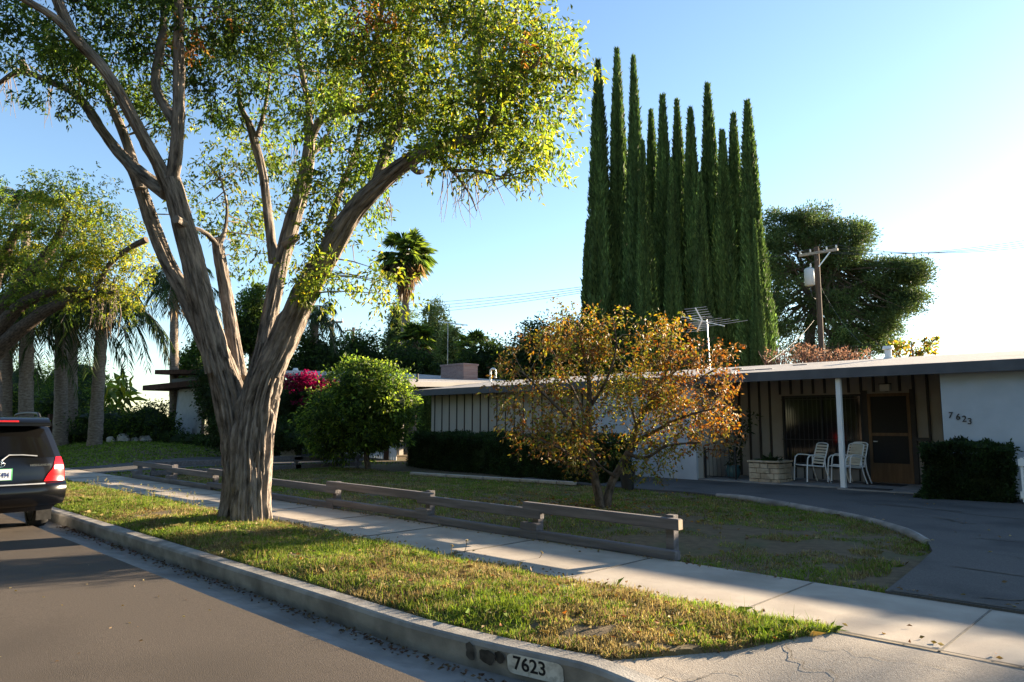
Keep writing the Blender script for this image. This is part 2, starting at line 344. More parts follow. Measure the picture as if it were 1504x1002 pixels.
for cx, cz, a0 in ((px1 - .05, pz1 - .04, 0), (px0 + .05, pz1 - .04, 90), (px0 + .05, pz0 + .03, 180), (px1 - .05, pz0 + .03, 270)):
    for k in range(5): a = R_(a0 + 22.5 * k); pp.append((cx + .05 * cos(a), cz + .03 * sin(a)))
def kface(x, z): return 3.2805 + float(kyo(x)) + .006 * (n2(x, 0., 1.7) - .5) - (z + .03) * .11
gp = Geo(); gp.add([(x, kface(x, z) - .004, z) for x, z in pp], [tuple(range(len(pp)))]); pn = gp.build('painted_panel', M['stencilwhite'], kerb)
M['tar'] = surf('tar_stain', (.03, .028, .026), (.09, .085, .08), scale=14, rough=.7, lo=.4, hi=.7)
for cx_, cz_, rx_, rz_ in ((-3.66, -.075, .045, .06), (-3.53, -.085, .085, .045), (-3.42, -.07, .05, .035)):
    gs = Geo(); aa = np.linspace(0, 2 * pi, 24, endpoint=False); rr_ = 1 + .5 * (noise(np.stack([np.cos(aa) * 2 + cx_ * 9, np.sin(aa) * 2, aa * 0], -1)) - .5)
    gs.add([(cx_ + rx_ * k_ * cos(a_), kface(cx_, cz_ + rz_ * k_ * sin(a_)) - .004, cz_ + rz_ * k_ * sin(a_)) for a_, k_ in zip(aa, rr_)], [tuple(range(24))]); gs.build('tar_stain', M['tar'], kerb)
text('painted_number', '7623', M['stencilblack'], kerb, (-3.315, kface(-3.315, -.12) - .007, -.118), (1, (kface(-3.0, -.1) - kface(-3.315, -.1)) / .315, 0), (0, -.11, 1), .118, .002, 0., .002, 1.05)
# pavement, joints
g = Geo(); g.grid(np.linspace(-120, 14, 200), np.linspace(5.2, 6.64, 5), lambda x, y: .004 + .006 * (n2(x, y, .35) - .5)); g.b2(-120, 14, 5.2, 6.64, -.3, -.012)
pav = g.build('pavement', M['pave'], kind='structure')
g = Geo()
for x in [-1.37 + 1.62 * 1, -1.37 + 3.3, -1.37] + [-2.72 - 1.7 * k for k in range(22)]: g.b2(x - .005, x + .005, 5.21, 6.63, -.01, .0115)
g.build('joint', surf('pavement_joint_dirt', (.16, .145, .125), (.12, .11, .095), scale=20), pav)  # thin joint strips in a dull colour of their own
# driveway apron
def apron_z(x, y): return .004 + (-.137) * sstep((5.2 - y) / 1.8) * sstep((x + 2.92) / .92) - .012 * sstep((5.2 - y) / .1) * sstep((-1.9 - x) / .5)
g = Geo(); g.grid(np.concatenate([np.linspace(-3.0, -1.5, 30), np.linspace(-1.4, 12, 40)]), np.linspace(3.41, 5.195, 20), apron_z); v_ = g.V[-1]; v_[:, 1] += (kyo(v_[:, 0]) + .02) * (5.195 - v_[:, 1]) / 1.785; v_[:, 2] = apron_z(v_[:, 0], v_[:, 1]) - .003 * (v_[:, 1] < 3.9); apr = g.build('driveway_apron', M['apron'], kind='structure')
def crackline(g, p, q, w=.012, z=.012, amp=.06, n=26, zf=None, seed=0.):
    p = np.array(p, float); q = np.array(q, float); t = np.linspace(0, 1, n); d = unit(q - p); nn = np.array([-d[1], d[0]])
    c = p + (q - p) * t[:, None] + nn * ((noise(np.stack([t * 9 + seed, t * 0 + seed, t * 0], -1)) - .5) * 2 * amp + (noise(np.stack([t * 31 + seed, t * 0, t * 0 + 3], -1)) - .5) * amp * .5)[:, None]
    ww = w * (.35 + 1.1 * noise(np.stack([t * 23 + seed, t * 0 + 7, t * 0], -1)))[:, None] / 2
    zz = (np.full(n, z) if zf is None else zf(c[:, 0], c[:, 1]) + z)[:, None]
    V = np.concatenate([np.hstack([c + nn * ww, zz]), np.hstack([c - nn * ww, zz])])
    g.add(V, [(k, n + k, n + k + 1, k + 1) for k in range(n - 1)])
g = Geo(); crackline(g, (-2.3, 5.2), (6, 5.2), .03, .013, .012, 120, seed=3); g.build('crack', M['joint'], pav)
g = Geo()
crackline(g, (-2.2, 4.7), (-1.6, 4.35), .007, .006, .08, 24, apron_z, 1); crackline(g, (-2.55, 3.6), (-2.2, 4.2), .006, .006, .05, 24, apron_z, 2); crackline(g, (-2.0, 4.85), (-1.2, 4.9), .005, .006, .05, 24, apron_z, 5)
g.build('crack', M['joint'], apr)
# driveway, curved edge from the garage to the street
edge = [PG(u, v)[:2] for u, v in ((930, 719), (1010, 724), (1100, 734), (1200, 752), (1270, 766), (1330, 783), (1362, 798), (1370, 812), (1350, 832), (1318, 858), (1300, 872))]
edge[-1][1] = 6.642
dp = [(-13.0, 13.5), (-13.0, 16.2)] + [(9., 16.2), (9., 6.642)] + [tuple(p) for p in edge[::-1]]
g = Geo(); g.prism(dp, -.2, .024); drv = g.build('driveway', M['drive'], kind='structure')
g = Geo()
for k, (a, b, w, am) in enumerate([((-2.0, 8.3), (3, 7.4), .03, .12), ((-2.3, 10.4), (2.5, 9.6), .02, .15), ((-4.4, 13.4), (1, 12.2), .03, .2), ((-1.5, 6.9), (-.3, 7.9), .03, .1), ((-.3, 7.9), (1.5, 7.7), .03, .1), ((-6.5, 14), (-3, 13.3), .02, .15), ((-1.9, 9.4), (-.6, 8.6), .015, .1), ((-3.2, 12.2), (-2.6, 11.8), .05, .08)]):
    crackline(g, a, b, w, .029, am, 50, seed=k * 3.3)
crackline(g, (-2.1, 6.68), (9, 6.68), .07, .029, .02, 120, seed=40)
g.build('crack', M['joint'], drv)
g = Geo(); ep = np.array(edge[2:7]); ee = np.vstack([ep[:1] * .5 + np.array(edge[1]) * .5, ep]); g.tube(np.hstack([ee, np.full((len(ee), 1), .005)]), [.05, .07, .075, .075, .07, .05], 8, .2); g.build('driveway_edging', M['kerb'], smooth=True, kind='structure')
# lawns
g = Geo(); g.grid(np.linspace(-21, 12, 110), np.concatenate([[6.645], np.linspace(6.75, 16, 50), [30, 60]]), lawn_z); g.build('front_lawn', M['soil'], kind='structure')
g = Geo(); g.grid(np.linspace(-95, -21, 80), np.concatenate([[6.645], np.linspace(6.75, 16, 30), [22, 30, 60]]), lawn_z); g.build('neighbour_lawn', M['soil'], kind='structure')
g = Geo(); g.grid(np.concatenate([np.linspace(-110, -22, 40), np.linspace(-21.7, -3.1, 80), np.linspace(-3.05, -1.95, 60)]), np.linspace(3.416, 5.197, 60), verge_z); v_ = g.V[-1]; v_[:, 1] += (kyo(v_[:, 0]) + .02) * (5.197 - v_[:, 1]) / 1.781; v_[:, 2] = verge_z(v_[:, 0], v_[:, 1]); g.build('verge', M['soil'], kind='structure')
# neighbour's driveway strip beyond the fence
g = Geo(); g.grid(np.linspace(-26.5, -23.2, 6), np.linspace(6.7, 16, 12), lambda x, y: lawn_z(x, y) + .02); g.build('neighbour_driveway', M['drive'], kind='structure')

# ---------------------------------------------------------------- grass
lawn_poly = np.array([(-20.9, 6.66), (-20.9, 13.0), (-13, 13.6)] + [tuple(p) for p in edge])
def inpoly(x, y, P):
    r = np.zeros(len(x), bool); n = len(P)
    for i in range(n):
        x0, y0 = P[i]; x1, y1 = P[(i + 1) % n]
        c = ((y0 > y) != (y1 > y)) & (x < (x1 - x0) * (y - y0) / (y1 - y0 + 1e-12) + x0); r ^= c
    return r
def blades(g, x, y, z, h, w, col, lean=.35):
    n = len(x); a = rng.uniform(0, 2 * pi, n); s = np.stack([np.cos(a), np.sin(a), 0 * a], 1) * (np.broadcast_to(w, (n,)) / 2)[:, None]
    b = np.stack([x, y, z - .01], 1); la = rng.uniform(0, 2 * pi, n); lm = np.abs(rng.normal(0, lean, n)) * h
    L = np.stack([np.cos(la) * lm, np.sin(la) * lm, 0 * a], 1); up = np.stack([0 * a, 0 * a, h], 1)
    V = np.stack([b - s, b + s, b + s * .6 + up * .62 + L * .4, b + L + up * np.clip(1 - lm / np.maximum(h, 1e-3) * .3, .5, 1)[:, None], b - s * .6 + up * .62 + L * .4], 1).reshape(-1, 3)
    g.add(V, np.arange(5 * n).reshape(-1, 5), col=np.repeat(col, 5, axis=0))
def grass_patch(name, n, xr, yr, zf, h0, mask, dryf, w=.007, dens=None, hvar=.5, cut=.25, pals=('grass', 'yg'), lean=.7):
    x = rng.uniform(*xr, n); y = rng.uniform(*yr, n)
    if dens is not None: x = xr[1] - (xr[1] - xr[0]) * rng.random(n) ** dens
    k = mask(x, y); cl = n2(x, y, 2.2) * .6 + n2(x, y, 7., 3.) * .4; k &= cl > cut; x, y, cl = x[k], y[k], cl[k]; m = len(x)
    h = h0 * np.exp(rng.normal(0, hvar * .6, m)) * (.45 + 1.1 * (cl - cut))
    dry = n2(x, y, .9, 8.) * .45 + n2(x, y, 5., 5.) * .55 + rng.normal(0, .17, m) > dryf
    c = np.where(dry[:, None], pick('straw', m), pick(list(pals), m)); wd = w * np.maximum(1, (np.hypot(x, y) / 9))
    g = Geo(); blades(g, x, y, zf(x, y), h, wd, c * (.75 + .6 * n2(x, y, 3.5, 1.))[:, None], lean); return tag(g.build(name, M['grass']), kind='stuff')
vmask = lambda x, y: (y > 3.45 + kyo(x) + .06 * n2(x, 0 * x, 3.)) & (y < 5.14 + .14 * n2(x, 0 * x, 2.3) + .06 * n2(x, 0 * x, 9.)) & (y - 3.5 > (x + 2.85) * 1.9 + .25 * (n2(x, y, 4.) - .5)) & (np.hypot(x + 10.35, y - 4.95) > .31)
o = grass_patch('verge_grass', 230000, (-21, -2.0), (3.38, 5.27), verge_z, .058, vmask, .60, .006, 1.7, cut=.17, pals=('grass', 'yg', 'yg'))
o['label'] = 'sunlit patchy grass strip between the kerb and the pavement'
o = grass_patch('verge_grass', 26000, (-60, -21), (3.40, 5.2), verge_z, .09, lambda x, y: x < 0, .7, .02)
o['label'] = 'far stretch of the grass strip past the parked car'
o = grass_patch('front_lawn_grass', 190000, (-20.9, -2.0), (6.66, 14.), lawn_z, .05, lambda x, y: inpoly(x, y, lawn_poly) & (n2(x, y, .55, 2.) + .35 * n2(x, y, 3.) > .42 - .25 * sstep((y - 9) / 2) - .3 * sstep((6.9 - y) / .2)), .50, .008, 1.6, cut=.2)
o['label'] = 'shaded front lawn of patchy green and straw grass with bare earth showing'
o = grass_patch('neighbour_grass', 60000, (-60, -20.9), (6.66, 16.), lawn_z, .06, lambda x, y: (x < -26.5) | (x > -23.2), .95, .018, .7, cut=.1, pals=('grass',))
o['label'] = 'even dark green lawn of the house further along'
# tall seed stalks along the back of the verge
g = Geo(); n = 110; x = rng.uniform(-17.5, -11, n); y = rng.uniform(4.1, 4.95, n); h = rng.uniform(.12, .30, n)
blades(g, x, y, verge_z(x, y), h, .006, pick(['straw', 'yg'], n), .15)
k = 5; cx = np.repeat(x, k); cy = np.repeat(y, k); cz = np.repeat(verge_z(x, y) + h, k)
g.leaves(np.stack([cx, cy, cz - .02], 1) + rng.normal(0, .012, (n * k, 3)), sph(n * k), .03, .014, pick(['straw', 'pale'], n * k))
for (u, v, hh) in ((660, 822, .15), (682, 812, .14), (792, 820, .07), (430, 735, .13), (436, 742, .1)):
    p = PG(u, v); q = p + np.array([.03, .01, hh]); g.tube([p, (p + q) / 2 + [.01, 0, 0], q], .004, 4); g.leaves(np.repeat(q[None], 6, 0), sph(6), .03, .012, pick('straw', 6))
tag(g.build('weed_stalks', M['grass']), 'pale seed stalks standing along the verge beside the big trunk', None, None, 'stuff')
# fallen leaves on verge, gutter and pavement edges
g = Geo(); n = 900
x = -2.2 - 14 * rng.random(n) ** 1.6; y = rng.uniform(3.42, 5.1, n); z = verge_z(x, y) + rng.uniform(.0, .05, n)
k = vmask(x, y); d = sph(n); d[:, 2] *= .3; g.leaves(np.stack([x, y, z], 1)[k], d[k], .05, .026, pick(['frondbrown', 'orange', 'straw'], k.sum()), .3)
n = 700; x = rng.uniform(-13, -1.5, n); y = 3.285 - np.abs(rng.normal(0, .06, n)); d = sph(n); d[:, 2] *= .2
g.leaves(np.stack([x, y, -.178 + rng.uniform(0, .015, n)], 1), d, .04, .02, pick(['frondbrown', 'brush'], n) * .6, .3)
n = 160; x = rng.uniform(-12, -3, n); y = 6.62 - np.abs(rng.normal(0, .06, n)); d = sph(n); d[:, 2] *= .2
g.leaves(np.stack([x, y, .012 + rng.uniform(0, .01, n)], 1), d, .04, .022, pick(['frondbrown', 'brush', 'straw'], n), .3)
n = 420; x = rng.uniform(-19, -2.6, n); y = rng.uniform(6.7, 13, n); k = inpoly(x, y, lawn_poly); d = sph(n); d[:, 2] *= .25
g.leaves(np.stack([x, y, lawn_z(x, y) + .03], 1)[k], d[k], .055, .03, pick(['frondbrown', 'orange', 'straw'], k.sum()), .3)
n = 650; a_ = rng.uniform(0, 2 * pi, n); q_ = np.abs(rng.normal(0, 1.2, n)); x = -7.5 + np.cos(a_) * q_ * 1.3; y = 9.5 + np.sin(a_) * q_; d = sph(n); d[:, 2] *= .25; k = inpoly(x, y, lawn_poly)
g.leaves(np.stack([x, y, lawn_z(x, y) + .035], 1)[k], d[k], .065, .032, pick(['orange', 'frondbrown', 'gold'], k.sum()), .3)
n = 260; x = rng.uniform(-5, 4, n); y = np.where(rng.random(n) < .5, 6.72 + np.abs(rng.normal(0, .12, n)), rng.uniform(7, 15.8, n)); d = sph(n); d[:, 2] *= .2; k = ~inpoly(x, y, lawn_poly)
g.leaves(np.stack([x, y, .03 + 0 * x], 1)[k], d[k], .05, .025, pick(['frondbrown', 'straw'], k.sum()), .3)
n = 140; x = rng.uniform(-10, 1, n); y = 5.25 + np.abs(rng.normal(0, .12, n)); d = sph(n); d[:, 2] *= .2
g.leaves(np.stack([x, y, .016 + 0 * x], 1), d, .045, .022, pick(['frondbrown', 'straw', 'orange'], n), .3)
n = 60; x = rng.uniform(-9, -2, n); y = rng.uniform(0.5, 2.7, n); d = sph(n); d[:, 2] *= .2
g.leaves(np.stack([x, y, road_z(x, y) + .004], 1), d, .03, .016, pick(['frondbrown', 'straw'], n), .3)
tag(g.build('fallen_leaves', M['litter']), 'scattered brown fallen leaves on grass, gutter and pavement', None, None, 'stuff')

# ================================================================ THE HOUSE
H = thing('house', 'low single storey house with shallow gravel roof, grey fascia and board and batten walls', 'house', (-9.5, 17, 0))
XL, XR, YE, YR, ZE, ZR = -20.75, 9.0, 16.05, 20.5, 2.60, 3.14
g = Geo(); V = []
for x in (XL, XR):
    V += [(x, YE, ZE), (x, YR, ZR), (x, 25., ZE), (x, 25., ZE - .16), (x, YR, ZR - .16), (x, YE, ZE - .16)]
g.add(V, [(0, 1, 2, 3, 4, 5)[::-1], (6, 7, 8, 9, 10, 11)] + [(k, (k + 1) % 6, 6 + (k + 1) % 6, 6 + k) for k in range(6)])
roof = g.build('roof', M['roof'], H)
g = Geo(); g.b2(XL - .03, XR, YE - .045, YE - .003, ZE - .205, ZE + .012); g.build('fascia', M['fascia'], H, bevel=.006)
g = Geo()
for s in (0, 1):
    a, b = ((YE - .003, ZE), (YR, ZR)) if s == 0 else ((YR, ZR), (25., ZE))
    g.add([(XL - .045, a[0], a[1] - .2), (XL - .045, b[0], b[1] - .2), (XL - .045, b[0], b[1] + .012), (XL - .045, a[0], a[1] + .012), (XL - .003, a[0], a[1] - .2), (XL - .003, b[0], b[1] - .2), (XL - .003, b[0], b[1] + .012), (XL - .003, a[0], a[1] + .012)],
          [(0, 3, 2, 1), (4, 5, 6, 7), (0, 1, 5, 4), (1, 2, 6, 5), (2, 3, 7, 6), (3, 0, 4, 7)])
g.build('rake_board', M['fascia'], H)
def ztop(y): return ZE - .17 + (y - YE) / (YR - YE) * (ZR - ZE) - .004
def wall(name, x0, x1, y, mat, z0=-.1, t=.12, z1=None):
    g = Geo(); g.b2(x0, x1, y, y + t, z0, ztop(y) if z1 is None else z1); o = g.build(name, mat, H); return o
YW, YP, YF = 16.62, 18.2, 16.22
wl = wall('wall', -20.4, -12.8, YW, M['cream']); wl['label'] = 'cream board wall with thin dark battens'
x = -20.2; bat = []
g = Geo()
while x < -12.9: g.b2(x - .017, x + .017, YW - .022, YW - .001, .05, ztop(YW) - .02); x += .40
tag(g.build('batten', M['batten'], wl), kind='stuff')
wg = wall('wall', -12.8, -9.47, YF, M['white'], z1=ztop(YF)); wg['label'] = 'plain white wall beside the gate'
for q_ in ((-9.85, -9.44, .03), (-11.2, -11.12, .012)):
    g = Geo(); g.b2(q_[0], q_[1], YF - q_[2], YF - .002, .02, ztop(YF) - .01); g.build('trim_board', M['white'], wg)
wall('wall', -9.47, -3.97, YP, surf('shaded_porch_board', (.27, .24, .205), (.31, .28, .24), scale=2, rough=.8))['label'] = 'recessed porch wall, its cream darkened for shade, with dark battens'  # left wall's cream again, with the porch shade put into the colour
wall('wall', -3.97, 8.6, YF + .1, M['white'])['label'] = 'smooth white wall carrying the house number'
g = Geo(); g.b2(-9.59, -9.472, YF + .122, YP + .1, -.1, 2.44); g.build('side_wall', M['cream'], H)
g = Geo(); g.b2(-3.968, -3.85, YF + .222, YP + .1, -.1, 2.44); g.build('side_wall', M['cream'], H)
g = Geo(); g.b2(-20.4, -20.28, YW + .121, 24.5, -.1, 2.42); g.b2(-20.28, 8.6, 24.4, 24.5, -.1, 2.42); g.build('back_wall', M['cream'], H)
g = Geo(); g.b2(-9.47, -3.97, 16.3, YP, -.1, .05); g.b2(-5.95, -4.2, 15.95, 16.299, -.1, .055); g.build('porch_floor', M['porch'], H)
# porch battens
zt = ztop(YP) - .02
for k, x in enumerate(np.arange(-9.25, -4.0, .285)):
    z0 = .06
    if -8.12 < x < -5.0: z0 = 2.16
    g = Geo(); g.b2(x - .027, x + .027, YP - .03, YP - .001, z0, zt); g.build('batten', M['batten'], H)
for x in np.arange(-8.0, -6.1, .22):
    g = Geo(); g.b2(x - .015, x + .015, YP - .022, YP - .001, .06, .32); g.build('low_batten', M['batten'], H)
# window
g = Geo(); wx0, wx1, wz0, wz1 = -8.06, -6.09, .34, 2.12
for a in ((wx0, wx1, wz1 - .05, wz1), (wx0, wx1, wz0, wz0 + .05)): g.b2(a[0], a[1], YP - .05, YP - .001, a[2], a[3])
for xx in (wx0, -7.09, wx1 - .05): g.b2(xx, xx + .05, YP - .049, YP - .001, wz0 + .05, wz1 - .05)
win = g.build('window', M['dark'], H)
for a, b in ((wx0 + .05, -7.09), (-7.04, wx1 - .05)):
    g = Geo(); g.b2(a, b, YP - .02, YP - .012, wz0 + .05, wz1 - .05); g.build('pane', M['glass'], win)
g = Geo()
for xx in np.arange(wx0 + .1, wx1, .115): g.tube([(xx, YP - .09, wz0), (xx, YP - .09, wz1)], .008, 6)
for z in (wz0 + .1, 1.02, wz1 - .1): g.b2(wx0, wx1, YP - .1, YP - .085, z - .01, z + .01)
g.build('security_bars', M['iron'], win)
# screen door
dx0, dx1 = -5.98, -5.06
g = Geo(); g.b2(dx0 - .0, dx0 + .07, YP - .05, YP - .001, .05, 2.12); g.b2(dx1 - .07, dx1, YP - .05, YP - .001, .05, 2.12); g.b2(dx0 + .07, dx1 - .07, YP - .05, YP - .001, 2.05, 2.12)
door = g.build('screen_door', M['doorwood'], H, bevel=.004)
g = Geo(); g.b2(dx0 + .07, dx1 - .07, YP - .03, YP - .01, .5, 2.05); g.build('mesh_panel', M['screen'], door)
g = Geo(); g.b2(dx0 + .07, dx1 - .07, YP - .042, YP - .002, .05, .499); g.build('kick_panel', M['doorwood'], door)
g = Geo(); g.b2(dx0 + .07, dx1 - .07, YP - .044, YP - .031, 1.13, 1.20); g.build('mid_rail', M['doorwood'], door)
g = Geo(); g.tube([(dx0 + .11, YP - .05, 1.0), (dx0 + .11, YP - .09, 1.0), (dx0 + .2, YP - .09, 1.0)], .012, 8); g.build('handle', M['metal'], door)
g = Geo(); g.b2(dx0 - .14, dx0 - .003, YP - .045, YP - .001, .05, 2.2); g.b2(dx1 + .003, dx1 + .1, YP - .045, YP - .001, .05, 2.2); g.build('door_jamb', M['batten'], H)
g = Geo(); g.b2(-5.66, -5.44, YP - .14, YP - .031, 2.17, 2.33); pl = g.build('porch_light', surf('frosted_glass', (.55, .52, .45), rough=.4), H, bevel=.02)
g = Geo(); g.b2(-5.68, -5.42, YP - .15, YP - .031, 2.331, 2.345); g.build('light_cap', M['dark'], pl)
g = Geo(); g.b2(-4.98, -4.66, YP - .1, YP - .031, 1.02, 1.1); g.build('letter_box', M['iron'], H, bevel=.01)
g = Geo(); g.b2(-4.12, -4.0, YP - .5, YP - .4, 1.66, 1.76); g.build('wall_lamp', M['iron'], H)
# porch post
g = Geo(); g.b2(-5.945, -5.845, 16.12, 16.22, -.05, 2.40); g.build('post', M['whitepaint'], H, bevel=.006)
# house number, four separate figures stepping down to the right
for ch, (u, v) in zip('7623', ((1393, 614), (1404, 616.5), (1413, 619.5), (1421, 623))):
    p = PY(u, v, YF + .1); text('house_number', ch, M['batten'], H, (p[0], YF + .088, p[2] - .0), (1, 0, 0), (0, 0, 1), .17, .012, .08, .0015, .95)
# things on the roof
g = Geo(); p = PY(724, 558, 19.6); z0 = p[2] - .1
g.tube([(p[0] - .14, 19.6, z0), (p[0] - .14, 19.6, p[2] + .30), (p[0] - .11, 19.6, p[2] + .40), (p[0], 19.6, p[2] + .44), (p[0] + .11, 19.6, p[2] + .40), (p[0] + .14, 19.6, p[2] + .30), (p[0] + .14, 19.6, p[2] + .06)], .042, 10, .05); g.tube([(p[0] - .14, 19.6, p[2] + .12), (p[0] + .14, 19.6, p[2] + .12)], .02, 6); g.build('looped_pipe', M['metal'], roof, smooth=True)
p = PY(1305, 527, 20.2); g = Geo(); g.cyl((p[0], 20.2), .085, p[2] - .15, p[2] + .24, 14); g.cyl((p[0], 20.2), .14, p[2] + .25, p[2] + .33, 14, .12); g.cyl((p[0], 20.2), .12, p[2] - .1, p[2] + .04, 14); g.build('vent_pipe', M['alu'], roof, smooth=False)
for k in range(14):
    g = Geo(); x = rng.uniform(-17, -8); y = rng.uniform(17.5, 20); z = ZE + (y - YE) / (YR - YE) * (ZR - ZE); g.b2(x, x + rng.uniform(.2, .6), y, y + .05, z + .004, z + .02); g.build('roof_patch', M['fascia'], roof)

# television aerial on the roof
p = PY(1042, 510, 20.0); top = PY(1038, 470, 20.0); A = thing('television_aerial', 'spiky white television aerial on a thin mast above the orange leaved tree', 'aerial', (p[0], 20.0, 3.06))
g = Geo(); g.tube([(p[0], 20, 3.0), (top[0], 20, top[2])], .018, 8); g.build('mast', M['metal'], A)
a0, a1 = PY(1002, 465, 19.9), PY(1064, 479, 20.1)
g = Geo(); g.bar(a0, a1, .024, .024); f1 = PY(1031, 470, 20.); g.bar(f1, PY(1021, 452, 19.8), .03, .03); g.bar(f1, PY(1024, 487, 20.2), .03, .03); g.build('boom', M['alu'], A)
g = Geo()
for k in range(7):
    c = a0 + (a1 - a0) * (.08 + .13 * k); L = .28 + .075 * k
    d = unit(np.array([.85, .5, .12])); g.tube([c - d * L * .8, c + d * L * 1.2], .005, 4)
for k in range(5):
    for e in (PY(1021, 452, 19.8), PY(1024, 487, 20.2)):
        c = f1 + (e - f1) * (.2 + .19 * k); g.tube([c - np.array([.3, .15, .02]), c + np.array([.3, .15, .03])], .006, 4)
g.build('rods', M['metal'], A)

# gate, planter, pots, chairs, mats
G = thing('garden_gate', 'low black iron gate with thin pickets between the white wall and the porch', 'gate', (-9.1, 16.6, 0))
g = Geo()
for x in (-9.42, -8.6): g.b2(x - .02, x + .02, 16.58, 16.62, 0, .82)
for z in (.1, .76): g.b2(-9.40, -8.62, 16.588, 16.612, z - .014, z + .014)
g.build('frame', M['iron'], G)
g = Geo()
for x in np.arange(-9.32, -8.65, .11): g.tube([(x, 16.6, .1), (x, 16.6, .76)], .007, 6)
g.build('pickets', M['iron'], G)
PLN = thing('stone_planter', 'square tan flagstone planter box at the porch edge', 'planter', (-7.8, 16.8, 0))
g = Geo(); z = -.02; row = 0
while z < .46:
    hgt = rng.uniform(.09, .15); hgt = min(hgt, .5 - z)
    for face in range(4):
        x0 = -8.15; L = .72
        t = 0.
        while t < L - .02:
            w = min(rng.uniform(.14, .34), L - t); e = rng.uniform(0, .02)
            if face == 0: g.b2(x0 + t + .006, x0 + t + w - .006, 16.4 - e, 16.48, z + .005, z + hgt - .005)
            elif face == 1: g.b2(x0 + t + .006, x0 + t + w - .006, 17.02, 17.1 + e, z + .005, z + hgt - .005)
            elif face == 2: g.b2(-8.152 - e, -8.07, 16.4 + t + .006, 16.4 + t + w - .006, z + .006, z + hgt - .006)
            else: g.b2(-7.51, -7.428 + e, 16.4 + t + .006, 16.4 + t + w - .006, z + .006, z + hgt - .006)
            t += w
    z += hgt
g.build('stones', M['stone'], PLN, bevel=.012)
g = Geo(); g.b2(-8.11, -7.47, 16.44, 17.06, 0, .455); g.build('soil', M['joint'], PLN)
g = Geo(); g.b2(-8.19, -7.39, 16.37, 16.5, .50, .545); g.b2(-8.19, -7.39, 17.0, 17.13, .50, .545); g.b2(-8.19, -8.05, 16.5, 17.0, .50, .545); g.b2(-7.53, -7.39, 16.5, 17.0, .50, .545); g.build('coping', M['stone'], PLN, bevel=.01)
AG = thing('agave_plant', 'dark spiky agave growing in the flagstone planter', 'plant', (-7.8, 16.75, .5))
g = Geo(); n = 90; d = sph(n); d[:, 2] = np.abs(d[:, 2]) + .35; g.leaves(np.array([-7.8, 16.75, .45]) + rng.normal(0, .1, (n, 3)) * [1, 1, .2], d, rng.uniform(.2, .42, n), .06, pick('palm', n) * .8, .3, .25); g.build('leaves', M['leaf'], AG)
PT = thing('glazed_pot', 'dark teal glazed pot standing by the gate on the porch', 'pot', (-8.85, 16.95, .05))
g = Geo(); g.lathe((-8.85, 16.95, .05), [(.1, 0), (.16, .08), (.18, .2), (.15, .3), (.17, .33), (.15, .33), (.13, .28)]); g.build('body', M['teal'], PT, smooth=True)
CL = thing('climbing_plant', 'thin dark climbing plant growing up the porch wall from the teal pot', 'plant', (-8.85, 16.95, .3))
g = Geo(); st = []
for k in range(5):
    p0 = np.array([-8.85, 16.95, .3]); q = np.array([-8.85 + rng.uniform(-.35, .4), 17.2 + rng.uniform(-.2, .5), rng.uniform(1.3, 2.1)]); mid = (p0 + q) / 2 + rng.normal(0, .1, 3); st.append((p0, mid, q)); g.tube([p0, mid, q], [.012, .009, .004], 5, .1)
g.build('stem', M['twig'], CL)
g = Geo(); P = []
for p0, mid, q in st:
    t = rng.random(70)[:, None]; P.append(p0 * (1 - t) ** 2 + 2 * mid * t * (1 - t) + q * t * t + rng.normal(0, .07, (70, 3)))
P = np.vstack(P); g.leaves(P, sph(len(P)) - [0, 0, .3], rng.uniform(.08, .17, len(P)), .05, pick('hedge', len(P))); g.build('leaves', M['leaf'], CL)
BP = thing('black_bucket', 'plain black plastic tub standing before the white wall at the hedge end', 'tub', tuple(PG(922, 719)))
c = PG(922, 719); g = Geo(); g.lathe((c[0], c[1], 0.), [(.13, 0.), (.17, .40), (.18, .41), (.18, .43), (.16, .43), (.15, .38)]); g.build('body', M['plastic'], BP, smooth=False)
g = Geo(); g.lathe((c[0], c[1], 0.), [(.01, .37), (.148, .375)]); g.build('soil', M['joint'], BP)

def make_chair():
    t = thing('patio_chair', '', 'chair', (0, 0, 0), 'strapped patio chairs on the porch')
    for s in (-1, 1):                                   # faces -Y
        g = Geo(); g.tube([(s * .29, -.27, 0), (s * .285, -.25, .35), (s * .28, -.22, .58), (s * .275, -.16, .635), (s * .27, .05, .63), (s * .265, .2, .60)], .015, 8, .05); g.build('arm', M['alu'], t, True)
        g = Geo(); g.tube([(s * .29, .32, 0), (s * .27, .22, .3), (s * .265, .2, .60)], .015, 8, .08); g.build('leg', M['alu'], t, True)
        g = Geo(); g.cyl((s * .29, -.27), .02, 0, .025, 8); g.build('foot_cap', M['plastic'], t)
    g = Geo(); g.tube([(-.24, -.24, .40), (.24, -.24, .40), (.25, .18, .37), (-.25, .18, .37), (-.24, -.24, .40)], .014, 8); g.build('seat_frame', M['alu'], t)
    g = Geo(); g.tube([(-.24, .17, .37), (-.235, .3, .80), (-.19, .325, .90), (.19, .325, .90), (.235, .3, .80), (.24, .17, .37)], .014, 8, .05); g.build('back_frame', M['alu'], t, True)
    g = Geo()
    for y in np.arange(-.2, .17, .062): g.b2(-.255, .255, y - .022, y + .022, .392 - (y + .2) * .07, .40 - (y + .2) * .07)
    g.build('seat_straps', M['strap'], t)
    g = Geo()
    for z in np.arange(.45, .88, .066):
        y = .18 + (z - .37) * .29; g.box((0, y, z), (.49, .008, .045))
    g.build('back_straps', M['strap'], t); return t
ch = make_chair(); ch.location = (-6.98, 17.15, .05); ch.rotation_euler = (0, 0, R_(-38)); ch['label'] = 'strapped patio chair standing clear of the post, left of the pair'
